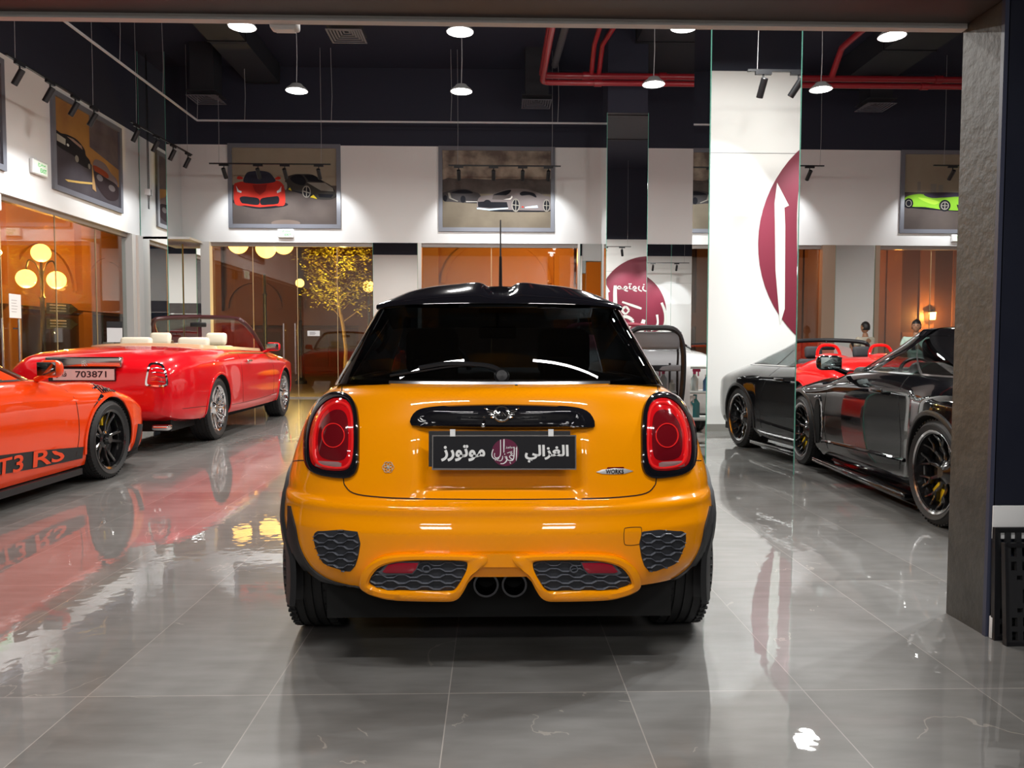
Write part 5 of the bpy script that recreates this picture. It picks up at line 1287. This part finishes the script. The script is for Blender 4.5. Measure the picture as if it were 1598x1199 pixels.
for s in (-1, 1): MB().rbox((s*.6, -1.05, .70), (.4, .06, .1), .03).build('tail_light', M_redl, g3)
# ---------------- convertible builder
def convertible(name, label, loc, rz, paint, st, flares, wb, wr, wy, half, style, cock, ws_, seats_m, seats, wheel_w=.26, rim_r=.27, header=None, hcol=None, lining=None, deck=None):
    t = thing(name, label, 'car', loc, rz)
    b = loft_body(st, flares).build('body', paint, t, merge=True, fixn=True)
    (cx, y0, y1, zb) = cock; lin = lining or seats_m
    c = [cutter_box((-cx, y0, zb), (cx, y1, 2), lin, .14)]
    for s in (-1, 1):
        for y in (0, wb): c.append(cyl_cutter(s*(half-.34), s*(half+.3), y, wr, wr*1.075, M_well))
    carve(b, c)
    for s in (-1, 1):
        for y in (0, wb): wheel(t, s*(half-.15), y, s, wr, wheel_w, rim_r, style); arch_lip(t, b, s, y, wr, wr*1.11, paint, .03)
    for (x, y, z, w, h, hd, nm, hw) in seats: seat(t, x, y, z, seats_m, w, h, head=hd, name=nm, headw=hw)
    # windscreen frame
    ybt, ytp, zbt, ztp, wbt, wtp = ws_
    pts = crom([(-wbt, ybt-.12, zbt), (-(wbt+wtp)/2-.02, (ybt+ytp)/2-.08, (zbt+ztp)/2), (-wtp, ytp-.05, ztp-.05), (-wtp*.75, ytp, ztp), (0, ytp+.05, ztp+.02), (wtp*.75, ytp, ztp), (wtp, ytp-.05, ztp-.05), ((wbt+wtp)/2+.02, (ybt+ytp)/2-.08, (zbt+ztp)/2), (wbt, ybt-.12, zbt)], 6)
    fr = MB().tube(pts, .034, 10).build('windscreen_frame', hcol or paint, t)
    n = 24; rows = []
    for j in range(7):
        v = j/6; row = []
        for i in range(n+1):
            u = -1+2*i/n; wv = wbt+(wtp-wbt)*v; row.append(Vector((u*wv*.98, ybt+.10*(1-u*u)+(ytp-ybt)*v+(-.10*u*u), zbt+(ztp-zbt)*v)))
        rows.append(row)
    MB().grid(rows).build('windscreen', M_glass, fr)
    mb = MB(); mb.rbox((0, ytp-.05, ztp-.10), (.24, .03, .07), .02); mb.tube([(0, ytp-.04, ztp-.07), (0, ytp, ztp-.0)], .01); mb.build('interior_mirror', M_satin, t)
    ds = MB(); ds.rbox((0, y1+.0, zb+.26), (cx*2-.02, .34, .28), .08); ds.build('dashboard', lin, t); steering(t, -.38, y1-.35, zb+.36, M_satin)
    return t, b
M_rrred = mat('ruby_red_paint', (.62, .004, .010), .28, coat=1, croug=.015); M_cream = mat('cream_leather', (.62, .56, .45), .5); M_creamp = mat('cream_deck', (.55, .42, .24), .25, coat=.5)
M_brown = mat('maroon_header', (.05, .012, .014), .35, coat=.5)
RRS = [(-1.34, .46, .62, .5, .76, .80), (-1.30, .40, .78, .62, .90, .93), (-1.2, .36, .87, .72, .99, 1.02), (-1.0, .32, .93, .78, 1.05, 1.09), (-.6, .29, .975, .82, 1.09, 1.15), (0, .28, .99, .84, 1.11, 1.18), (.6, .27, .99, .86, 1.12, 1.18), (1.6, .26, .985, .87, 1.10, 1.16), (2.4, .26, .985, .86, 1.09, 1.14), (3.0, .27, .985, .80, 1.08, 1.12), (3.32, .28, .985, .76, 1.06, 1.10), (3.8, .30, .97, .70, 1.02, 1.06), (4.12, .34, .88, .64, .96, 1.0), (4.25, .40, .7, .55, .85, .88)]
RRL = (-4.425, 9.58, 0)
rr, rrb = convertible('luxury_convertible', 'large glossy red convertible with cream seats and chrome wheels, behind the track coupe', RRL, R(1.6), M_rrred, RRS, [(0, .012, .4), (3.32, .012, .4)], 3.32, .395, 0, .99, 'rr', (.72, .42, 2.42, .62),
   (2.75, 2.12, 1.12, 1.60, .80, .66), M_cream, [(-.40, 1.50, .62, .54, .58, True, 'front_seat', .30), (.40, 1.50, .62, .54, .58, True, 'front_seat', .30), (-.38, .66, .60, .58, .52, True, 'rear_seat', .42), (.38, .66, .60, .58, .52, True, 'rear_seat', .42)], .27, .285, hcol=M_brown)
pr = Proj(rr, [rrb])
# cream tonneau edge round the cockpit
def cockpit_rim(t, b, cx, y0, y1, m, z, w=.10):
    tr = BVHTree.FromPolygons([v.co for v in b.data.vertices], [tuple(p.vertices) for p in b.data.polygons]); pts = []
    for k in range(41):
        f = k/40
        if f < .3: x = -cx; y = y1-(y1-y0-.14)*(f/.3)
        elif f < .7:
            q = (f-.3)/.4; x = -cx+2*cx*q; y = y0-.02+.14*(abs(2*q-1))**6
        else: x = cx; y = y0+.14+(y1-y0-.14)*((f-.7)/.3)
        pts.append((x, y))
    rows = []
    for i, (x, y) in enumerate(pts):
        o = Vector((x, y-(y0+y1)/2, 0)).normalized(); row = []
        for dd, dz in ((-.004, -.06), (-.004, .030), (.02, .036), (w, .032), (w+.012, -.01)):
            q = Vector((x+o.x*dd*1.2, y+o.y*dd*1.2, 0)); h = tr.ray_cast(Vector((x*1.03+o.x*.02, y-(.03 if .3*40 <= i <= .7*40 else 0), 3)), Vector((0, 0, -1)))[0]; zz = h.z if h and h.z > z-.2 else z
            row.append(Vector((q.x, q.y, zz+dz)))
        rows.append(row)
    MB().grid(rows).build('tonneau_rim', m, t)
cockpit_rim(rr, rrb, .72, .42, 2.42, M_creamp, 1.12)
# rear details from their places on the tail
tlp = [(228, 610), (229, 590), (231, 572), (237, 567), (250, 568), (257, 574), (261, 590), (262, 603), (250, 604), (236, 603.5)]
tlp = [(227, 601), (229, 585), (232, 571), (238, 567), (252, 569), (258, 578), (261, 592), (261, 602), (250, 604), (236, 603)]
o_ = resample(smooth_poly(tlp, 3), 40); cxx = sum(p[0] for p in o_)/40; cyy = sum(p[1] for p in o_)/40
tl = ring_decal(pr, o_, [(cxx+(x-cxx)*.82, cyy+(y-cyy)*.86) for x, y in o_], .012, .02, n=40).build('tail_light', M_chrome, rr)
decal(pr, [(cxx+(x-cxx)*.84, cyy+(y-cyy)*.88) for x, y in o_], .008, .01, .006).build('lens', M_redl, tl)
mb = MB()
for k in range(4): stroke_decal(pr, [(236, 576+k*6.5), (246, 575.5+k*6.5), (256, 577+k*6.5)], .008, .016, mb, th=.003)
mb.build('lamp_bars', M_chrome, tl)
MBt = MB(); MBt.rbox((-.60, -1.19, .84), (.20, .06, .24), .04); MBt.build('tail_light', M_redl, rr)
hb2 = MB().rbox((-.02, -1.30, .995), (.80, .07, .115), .02).build('chrome_plate_bar', mat('dark_chrome', (.5, .5, .52), .12, 1), rr)
mb = MB(); lettering(mb, 'R', -.03, .01, .955, 1.01, lambda u, v, d: (u, -1.337-d, v), 0, .0, False, 0, .001); lettering(mb, 'R', -.01, .03, .96, 1.015, lambda u, v, d: (u, -1.338-d, v), 0, .0, False, 0, .001); mb.build('monogram', M_chrome, hb2, smooth=False)
rp = lambda u, v, d: (u-.0, -1.352-d, .86+v)
mb = MB(); mb.prism([(-.375, -.07), (.325, -.07), (.325, .075), (-.375, .075)], -.02, 0, rp); pf = mb.build('plate_frame', M_blackp, rr, smooth=False)
mb = MB(); mb.prism([(-.325, -.055), (.315, -.055), (.315, .062), (-.325, .062)], 0, .004, rp); pp = mb.build('licence_plate', mat('plate_white', (.62, .6, .6), .4), pf, smooth=False)
mb = MB(); lettering(mb, '703871', -.09, .235, -.028, .042, rp, 0, .02, False, .004, .0055); lettering(mb, AR_QTR, -.29, -.18, -.035, .035, rp, 0, .02, True, .004, .0055)
mb.prism([(-.36, -.045), (-.335, -.045), (-.335, .05), (-.36, .05)], 0, .0015, rp); mb.build('plate_lettering', mat('plate_ink', (.02, .02, .03), .4), pp, smooth=False)
for s in (-1, 1): MB().rbox((s*.72, -1.14, .27), (.2, .12, .07), .03).build('exhaust_tip', M_chrome, rr)
for s in (-1, 1):
    flank(rr, rrb, s, [(-1.05, .47), (-.6, .46), (-.46, .45)], .006, M_seam, 'bumper_seam'); flank(rr, rrb, s, [(.46, .40), (1.6, .39), (2.86, .42)], .006, M_seam, 'sill_seam'); flank(rr, rrb, s, [(.95, 1.06), (.92, .8), (.96, .5), (1.0, .40)], .006, M_seam, 'door_seam')
    flank(rr, rrb, s, [(2.55, 1.06), (2.60, .8), (2.58, .5), (2.56, .40)], .006, M_seam, 'door_seam')
    flank(rr, rrb, s, [(.6, 1.085), (1.6, 1.075), (2.6, 1.065)], .02, M_satin, 'belt_trim', .004)
    MB().rbox((s*.985, 1.28, .97), (.035, .20, .03), .012).build('door_handle', M_chrome, rr); door_mirror(rr, s*.90, 2.45, 1.17, s, M_rrred, .22)
    flank(rr, rrb, s, [(2.9, .95), (3.05, .95), (3.05, .975), (2.9, .975)], 0, M_chrome, 'fender_badge', .006, 1, True, True)
MB().box((-.8, -1.1, .22), (.8, 4.0, .5)).build('underbody', M_well, rr, smooth=False)
mb = MB(); mb.box((-.8, -1.15, .42), (.8, -1.0, .5)); 
# ---------------- black coupe on the right
am = thing('black_coupe', 'glossy black two-door coupe with yellow brake calipers, parked beside the mirrored column', 'car', (3.84, 4.80, 0), R(-4.1))
M_amb = mat('gloss_black_car', (.004, .004, .005), .1, coat=1, croug=.01)
ba = loft_body([(-.97, .38, .6, .5, .72, .80), (-.88, .28, .84, .62, .82, .92), (-.5, .22, .95, .72, .92, 1.0), (0, .18, .965, .74, .96, 1.03), (.5, .14, .93, .77, .96, 1.01), (1.2, .13, .915, .79, .955, .99), (1.9, .13, .92, .77, .93, .97),
                (2.3, .14, .945, .71, .885, .90), (2.63, .16, .96, .68, .86, .865), (3.1, .17, .95, .62, .79, .79), (3.4, .2, .87, .52, .68, .67), (3.58, .25, .6, .38, .5, .5)],
               [(0, .03, .34), (2.63, .022, .34)], dy=.05).build('body', M_amb, am, merge=True, fixn=True)
arches(ba, (0, 2.63), .385, .345, .97, .6)
SA = Stack([(.95, .775, -.70, .75, 2.4, 2.28, .9), (1.0, .755, -.50, .75, 2.4, 2.16, .85), (1.08, .72, -.22, .75, 2.4, 1.93, .8), (1.16, .675, .08, .7, 2.4, 1.70, .75), (1.245, .62, .35, .6, 2.4, 1.50, .65), (1.32, .56, .55, .45, 2.4, 1.30, .5)])
canopy(am, SA, .965, 1.29, M_amb, .035, ((.5, .84), (1.98, 2.12)), (1.34, 1.38), dark=1)
for s in (-1, 1):
    wheel(am, s*.83, 2.63, s, .345, .27, .265, 'amg'); wheel(am, s*.82, 0, s, .35, .30, .27, 'amg')
    for y in (0, 2.63): arch_lip(am, ba, s, y, .345, .395, M_satin, .035)
    door_mirror(am, s*.84, 1.88, 1.03, s, M_amb, .22)
    seat(am, s*.36, .95, .45, M_satin, .52, .62, name='seat')
    flank(am, ba, s, [(2.02, .93), (2.05, .7), (2.06, .45), (2.0, .24)], .006, M_well, 'door_seam'); flank(am, ba, s, [(.72, .95), (.60, .75), (.52, .5), (.56, .28)], .006, M_well, 'door_seam')
    flank(am, ba, s, [(2.16, .30), (2.14, .5), (2.18, .66), (2.24, .66), (2.26, .45), (2.22, .28)], 0, M_well, 'fender_vent', .004, 3, True, True)
    flank(am, ba, s, [(2.13, .28), (2.10, .5), (2.16, .70), (2.26, .70)], .014, M_chrome, 'vent_trim', .008, 4, th=.004)
    flank(am, ba, s, [(.46, .36), (1.2, .33), (2.1, .30)], .03, M_amb, 'sill_fold', .006, 4, th=.01)
    MB().rbox((s*.925, .98, .83), (.02, .22, .035), .01).build('door_handle', M_amb, am)
    sk = MB(); sk.rbox((s*.92, 1.3, .11), (.12, 1.85, .05), .02); sk.build('side_skirt', M_amb, am)
    MB().rbox((s*.6, -.93, .72), (.4, .08, .08), .03).build('tail_light', M_redl, am)
steering(am, -.36, 1.45, .92, M_satin); MB().rbox((0, 1.95, .93), (1.3, .4, .12), .05).build('dashboard', M_satin, am)
MB().box((-.8, -.8, .14), (.8, 3.3, .3)).build('underbody', M_well, am, smooth=False)
# ---------------- red roadster behind it
M_rosso = mat('bright_red_paint', (.80, .008, .008), .28, coat=1, croug=.015); M_red_leather = mat('red_leather', (.45, .02, .02), .5)
RS = [(-.95, .42, .6, .5, .74, .80), (-.88, .34, .84, .64, .88, .92), (-.5, .24, .94, .76, .96, 1.02), (0, .2, .97, .76, .99, 1.05), (.5, .16, .95, .76, .94, .99), (1.2, .15, .93, .78, .90, .94), (1.9, .15, .93, .76, .90, .93), (2.3, .15, .95, .70, .87, .88), (2.65, .16, .97, .66, .84, .80), (3.1, .17, .93, .58, .74, .70), (3.4, .2, .82, .46, .6, .56), (3.55, .26, .6, .35, .46, .45)]
rs, rsb = convertible('red_roadster', 'bright red open roadster with twin roll hoops, behind the black coupe', (5.15, 10.2, 0), R(-3), M_rosso, RS, [(0, .03, .35), (2.65, .02, .35)], 2.65, .345, 0, .97, 'amg', (.66, .55, 1.95, .45),
   (2.25, 1.62, .92, 1.27, .76, .62), mat('dark_seat'), [(-.36, 1.0, .42, .5, .6, True, 'seat', .26), (.36, 1.0, .42, .5, .6, True, 'seat', .26)], .27, .265, hcol=M_satin)
for x in (-.37, .37):
    mb = MB(); mb.tube(crom([(x-.17, .52, .96), (x-.15, .56, 1.12), (x-.08, .58, 1.20), (x+.08, .58, 1.20), (x+.15, .56, 1.12), (x+.17, .52, .96)], 5), .022, 8); h_ = mb.build('roll_hoop', M_rosso, rs)
    mb = MB(); rows = [[Vector((x+dx, .0+.12*k, 1.0+.012*k+.045*(1-(dx/.22)**2)*min(1, k/3))) for dx in (-.22, -.15, -.08, 0, .08, .15, .22)] for k in range(5)]; mb.grid(rows); mb.build('buttress', M_rosso, rs)
for s in (-1, 1):
    mb = MB(); T = Matrix.Translation((s*.64, -.885, .80)) @ Matrix.Rotation(R(90), 4, 'X'); mb.lathe([(.0, .03), (.05, .028), (.075, .015), (.085, -.02)], 24, T=T); o_ = mb.build('tail_light', M_redl, rs); MB().lathe([(.078, .02), (.092, .018), (.095, -.02)], 24, T=T).build('lamp_ring', M_satin, o_); door_mirror(rs, s*.84, 1.95, .98, s, M_rosso)
MB().box((-.8, -.8, .16), (.8, 3.2, .3)).build('underbody', M_well, rs, smooth=False)
# ---------------- pale convertible hidden behind the hatchback
M_pearl = mat('pearl_white_paint', (.68, .68, .68), .25, coat=1); M_pinkl = mat('pink_leather', (.42, .12, .15), .5)
pc_, pcb = convertible('white_convertible', 'white convertible with dusty pink seats, mostly hidden behind the hatchback', (1.92, 10.6, 0), R(0), M_pearl, RRS, [(0, .012, .4)], 3.32, .38, 0, .99, 'rr', (.72, .42, 2.42, .62),
   (2.75, 2.12, 1.12, 1.55, .80, .66), M_pinkl, [(-.38, 1.50, .62, .54, .58, True, 'front_seat', .30), (.38, 1.50, .62, .54, .58, True, 'front_seat', .30), (-.38, .66, .60, .58, .52, True, 'rear_seat', .42), (.38, .66, .60, .58, .52, True, 'rear_seat', .42)], .27, .285, hcol=mat('pink_header', (.22, .03, .05), .4))
# ================================================================ furniture
def office_chair(loc, rz):
    t = thing('office_chair', 'black mesh-back office chair just right of the hatchback', 'chair', loc, rz)
    mb = MB(); pts = crom([(-.22, 0, .56), (-.25, -.02, .85), (-.24, -.05, 1.15), (-.17, -.07, 1.30), (0, -.075, 1.32), (.17, -.07, 1.30), (.24, -.05, 1.15), (.25, -.02, .85), (.22, 0, .56)], 5); mb.tube(pts, .022, 8); mb.build('back_frame', M_satin, t)
    rows = [[Vector((u*.23, -.01-.04*(z-.56)-.02*(1-u*u), z)) for u in (-1, -.5, 0, .5, 1)] for z in (.58, .8, 1.0, 1.15, 1.29)]; MB().grid(rows).build('mesh_back', sheet_glass('mesh_fabric', (.28, .28, .29), 1.2), t)
    mb = MB(); mb.rbox((0, -.03, 1.0), (.46, .03, .05), .012); mb.rbox((0, -.055, 1.22), (.42, .05, .14), .025); mb.build('lumbar_bar', mat('grey_mesh_pad', (.16, .16, .17), .5), t)
    MB().rbox((0, .24, .50), (.50, .48, .08), .035).build('seat', M_satin, t)
    for s in (-1, 1):
        MB().tube([(s*.27, .12, .5), (s*.30, .12, .70), (s*.30, .3, .72)], .016, 8).build('armrest', M_satin, t)
    MB().tube([(0, .24, .10), (0, .24, .47)], .028, 10).build('gas_column', M_steel, t)
    for k in range(5):
        a = 2*PI*k/5; l = MB(); l.tube([(0, .24, .11), (.28*math.cos(a), .24+.28*math.sin(a), .075)], [.025, .018], 8); lo = l.build('leg', M_satin, t)
        T = Matrix.Translation((.28*math.cos(a), .24+.28*math.sin(a), .03)) @ Matrix.Rotation(R(90), 4, 'Y'); MB().lathe([(0, -.015), (.03, -.015), (.03, .015), (0, .015)], 14, T=T).build('caster', M_plastic, lo)
office_chair((1.27, 6.05, 0), R(4))
tl_ = (1.64, 7.95, 0)
t = thing('tool_trolley', 'black wire trolley with pale shelves standing left of the mirrored column', 'trolley', tl_)
for z, nm in ((.96, 'top_shelf'), (.70, 'shelf'), (.42, 'shelf'), (.14, 'shelf')):
    MB().rbox((0, 0, z), (.54, .36, .025), .01).build(nm, mat('trolley_shelf', (.6, .62, .6), .3), t)
for x in (-.26, .26):
    for y in (-.17, .17):
        MB().tube([(x, y, .06), (x, y, 1.0)], .012, 8).build('leg', M_satin, t); MB().lathe([(0, -.012), (.03, -.012), (.03, .012), (0, .012)], 14, T=Matrix.Translation((x, y, .03)) @ Matrix.Rotation(R(90), 4, 'Y')).build('caster', M_plastic, t)
MB().tube(crom([(.26, -.17, .98), (.26, -.17, 1.14), (.2, -.17, 1.2), (-.2, -.17, 1.2), (-.26, -.17, 1.14), (-.26, -.17, .98)], 4), .011, 8).build('push_handle', M_satin, t)
def bottle(label, x, y, z, col, cap, r=.035, h=.2, spray=False):
    b = thing('cleaning_bottle', label, 'bottle', (tl_[0]+x, tl_[1]+y, z), 0, 'bottles on the trolley')
    MB().lathe([(0, 0), (r, 0), (r, h*.62), (r*.4, h*.8), (r*.35, h*.9), (0, h*.9)], 16).build('bottle_body', mat('bottle_%d' % int(col[0]*100), col, .2), b)
    mb = MB(); mb.lathe([(r*.42, h*.88), (r*.42, h), (0, h)], 12)
    if spray: mb.cbox((-.02, 0, h+.015), (.08, .02, .03)); mb.cbox((-.04, 0, h-.02), (.012, .015, .05))
    mb.build('spray_head' if spray else 'bottle_cap', cap, b)
M_pk = mat('pink_plastic', (.7, .06, .2), .4); M_tealp = mat('teal_plastic', (.03, .22, .25), .4)
bottle('clear bottle with pink spray head on the trolley shelf under the top', .14, -.06, .7125, (.55, .6, .6), M_pk, .04, .2, True)
bottle('blue-labelled bottle beside the pink spray head', .02, -.08, .7125, (.12, .25, .5), M_whitegloss, .035, .17)
bottle('white tub bottle at the right end of the trolley shelf', .22, -.10, .7125, (.61, .6, .52), M_whitegloss, .03, .12)
bottle('teal bottle on the lower trolley shelf', .12, -.02, .4325, (.03, .22, .25), M_tealp, .05, .24)
bottle('white spray bottle on the lower trolley shelf', .2, -.1, .4325, (.72, .72, .7), M_whitegloss, .035, .2, True)
q = thing('white_cloth', 'crumpled white cloth on the bottom trolley shelf', 'cloth', (tl_[0]+.1, tl_[1], .1525)); mb = MB(); b_ = bmesh.new(); bmesh.ops.create_icosphere(b_, subdivisions=3, radius=1); random.seed(2)
for v in b_.verts: v.co = Vector((v.co.x*.16, v.co.y*.12, max(0, .05+v.co.z*.05)+random.uniform(0, .012)))
mb.addbm(b_); mb.build('cloth_heap', M_whitegloss, q)
# number plate frames and card leaning at the dark panel
def plate_frame(label, loc, rz, lean, w, h, holes=True):
    t = thing('plate_frame', label, 'plate frame', loc, rz, 'black number plate frames leaning at the dark panel')
    T = Matrix.Rotation(R(-lean), 4, 'X') @ Matrix.Identity(4); d = .014
    # grid of solid cells with rectangular openings
    nx, nz = 9, 22; cw, ch = w/nx, h/nz; mb = MB(); random.seed(int(w*1000+h*10))
    opens = set()
    if holes:
        for j in range(nz):
            for i in range(1, nx-1):
                if j in (1, 2, 4, 5, 16, 17, 19, 20) and i % 2: opens.add((i, j))
                if 9 <= j <= 11 and 3 <= i <= 4: opens.add((i, j))
                if j in (7, 14) and i == 2: opens.add((i, j))
    for j in range(nz):
        i = 0
        while i < nx:
            if (i, j) in opens: i += 1; continue
            k = i
            while k+1 < nx and (k+1, j) not in opens: k += 1
            mb.box((-w/2+i*cw, -d/2, j*ch), (-w/2+(k+1)*cw, d/2, (j+1)*ch), 0, T); i = k+1
    mb.build('frame_plate', M_plastic, t, smooth=False, merge=True)
    e = MB()
    for a, b in (((-w/2-.006, -d, 0), (-w/2+.006, d*.6, h)), ((w/2-.006, -d, 0), (w/2+.006, d*.6, h)), ((-w/2, -d, h-.012), (w/2, d*.6, h)), ((-w/2, -d, 0), (w/2, d*.6, .012))): e.box(a, b, 0, T)
    e.build('frame_rim', M_satin, t, smooth=False)
plate_frame('nearest black slotted number plate frame leaning upright at the dark panel', (2.105, 2.865, 0), 0, 4, .20, .40)
plate_frame('black plate frame standing behind the nearest one', (2.092, 2.925, 0), 0, 2, .19, .45)
t = thing('white_card', 'blank white card standing above the plate frames on the dark panel', 'card', (2.063, 2.945, .400)); MB().rbox((0, 0, .068), (.145, .006, .135), .003).build('card_sheet', M_whitegloss, t)
t = thing('white_carton', 'small white carton on the floor behind the plate frames', 'carton', (2.004, 2.935, 0)); MB().rbox((0, 0, .045), (.026, .024, .09), .003).build('carton_box', M_whitegloss, t)
# ================================================================ people
M_skin = mat('skin', (.32, .17, .10), .5); M_hair = mat('black_hair', (.006, .005, .005), .5)
def skin_mesh(name, chains, m, parent, sub=2):
    """chains: lists of (x,y,z,r) joints; a joint equal to an earlier one is shared"""
    vs = []; es = []; rs = []; idx = {}
    for ch in chains:
        prev = None
        for x, y, z, r in ch:
            k = (round(x, 4), round(y, 4), round(z, 4))
            if k not in idx: idx[k] = len(vs); vs.append((x, y, z)); rs.append(r)
            if prev is not None and prev != idx[k]: es.append((prev, idx[k]))
            prev = idx[k]
    me = bpy.data.meshes.new(name); me.from_pydata(vs, es, []); o = bpy.data.objects.new(name, me); C.objects.link(o)
    o.modifiers.new('skin', 'SKIN'); 
    for i, r in enumerate(rs):
        rr_ = r if isinstance(r, tuple) else (r, r); me.skin_vertices[0].data[i].radius = rr_
    me.skin_vertices[0].data[0].use_root = True
    sb = o.modifiers.new('sub', 'SUBSURF'); sb.levels = sub; sb.render_levels = sub
    dg = bpy.context.evaluated_depsgraph_get(); dg.update(); n = bpy.data.meshes.new_from_object(o.evaluated_get(dg)); o.modifiers.clear(); o.data = n; n.materials.clear(); n.materials.append(m); n.shade_smooth(); o.parent = parent; return o
def person(label, loc, rz, shirt, pants, hands='phone', hscale=1.0):
    t = thing('person', label, 'person', loc, rz)
    hip = (0, 0, .93, (.14, .10)); ch = (0, 0, 1.27, (.165, .11)); nk = (0, .0, 1.44, .055); hd0 = (0, -.01, 1.53, .06)
    legs = []; arms = []; hand = []
    for s in (-1, 1):
        legs.append([(0, 0, .93, (.14, .10)), (s*.095, 0, .86, .095), (s*.11, -.01, .48, .062), (s*.115, .02, .10, .045), (s*.12, -.06, .04, .04), (s*.125, -.15, .03, .03)])
        sh = (s*.19, .0, 1.37, .06); el = (s*.25, -.04, 1.09, .045); wr = (s*.10, -.27, 1.20, .028)
        arms.append([(0, 0, 1.27, (.165, .11)), sh, el, wr])
        p0 = Vector((s*.085, -.31, 1.22)); hand.append([wr, (p0.x, p0.y, p0.z, .026)])
        for k in range(4):
            bx_ = p0.x+s*(-.028+.0); z0 = 1.19+.02*k; hand.append([(p0.x, p0.y, p0.z, .026), (p0.x-s*.01, p0.y-.035, z0, .010), (p0.x-s*.04, p0.y-.05-.003*k, z0+.005, .0085), (p0.x-s*.06, p0.y-.035, z0+.006, .0075)])
        hand.append([(p0.x, p0.y, p0.z, .026), (p0.x-s*.005, p0.y-.02, 1.275, .011), (p0.x-s*.03, p0.y-.04, 1.29, .009)])
    chains = [[hip, (0, 0, 1.08, (.13, .095)), ch, nk, hd0]]+legs+arms+hand
    body = skin_mesh('body', chains, M_skin, t, 2)
    # head shaped from a ball: jaw, nose, brow, ears
    hm = MB(); b = bmesh.new(); bmesh.ops.create_uvsphere(b, u_segments=32, v_segments=22, radius=1)
    for v in b.verts:
        x, y, z = v.co; jaw = max(0, -z); X = .076*x*(1-.28*jaw); Y = .096*y*(1-.12*jaw)-(.012*jaw if y < 0 else -.0); Z = .118*z
        if y < -.5:
            Y += -.018*math.exp(-((x/.16)**2+((z+.12)/.16)**2)); Y += .010*(math.exp(-(((abs(x)-.42)/.16)**2+((z-.08)/.10)**2))); Y -= .006*math.exp(-((x/.3)**2+((z+.5)/.07)**2)); Y -= .005*math.exp(-((z-.27)/.1)**2)
        v.co = Vector((X, Y-.01, Z+1.625))
    hm.addbm(b); head = hm.build('head', M_skin, t)
    for s in (-1, 1):
        MB().lathe([(0, .012), (.022, .008), (.030, 0), (.022, -.006), (0, -.004)], 14, T=Matrix.Translation((s*.076, .0, 1.615)) @ Matrix.Rotation(R(90*s), 4, 'Y')).build('ear', M_skin, head)
        e = MB(); b = bmesh.new(); bmesh.ops.create_uvsphere(b, u_segments=12, v_segments=8, radius=.0115); e.addbm(b, 0, Matrix.Translation((s*.032, -.088, 1.635))); e.build('eye', mat('eye', (.05, .04, .04), .2), head)
    b = bmesh.new(); bmesh.ops.create_uvsphere(b, u_segments=28, v_segments=20, radius=1); dl = [v for v in b.verts if not (v.co.z > .27 or (v.co.y > -.12 and v.co.z > -.5))]; bmesh.ops.delete(b, geom=dl, context='VERTS')
    random.seed(4)
    for v in b.verts: v.co = Vector((.084*v.co.x, .106*v.co.y, .127*v.co.z))*random.uniform(.99, 1.03)+Vector((0, -.004, 1.632))
    MB().addbm(b).build('hair', M_hair, t)
    g = 1.10
    def fat(c, e=.016): return [(x, y, z, (tuple(q+e for q in r) if isinstance(r, tuple) else r+e)) for x, y, z, r in c]
    sc = [fat([(0, 0, .90, (.15, .105)), (0, 0, 1.08, (.13, .095)), ch, (0, 0, 1.40, .075)])]
    for s in (-1, 1): sc.append(fat([ch, (s*.19, .0, 1.37, .06), (s*.225, -.02, 1.22, .052)]))
    skin_mesh('shirt', sc, shirt, t, 2)
    skin_mesh('trousers', [fat(l[:4], .018) for l in legs], pants, t, 2)
    for s in (-1, 1): MB().rbox((s*.12, -.07, .04), (.10, .28, .08), .035).build('shoe', M_satin, t)
    if hands == 'phone': MB().rbox((0, -.35, 1.24), (.075, .010, .155), .005).build('phone', M_satin, t)
    if hscale != 1: t.scale = (hscale,)*3
    return t
person('person seen from behind in a cream shirt, looking down, by the right back mirror', (7.88, 15.9, 0), R(200), mat('cream_shirt', (.55, .52, .42), .8), mat('dark_trousers', (.02, .02, .025), .8), hscale=.985)
person('person in a pale green shirt standing behind the black coupe roof', (7.90, 14.0, 0), R(-35), mat('pale_green_shirt', (.42, .58, .50), .8), mat('dark_trousers'), hscale=.97)
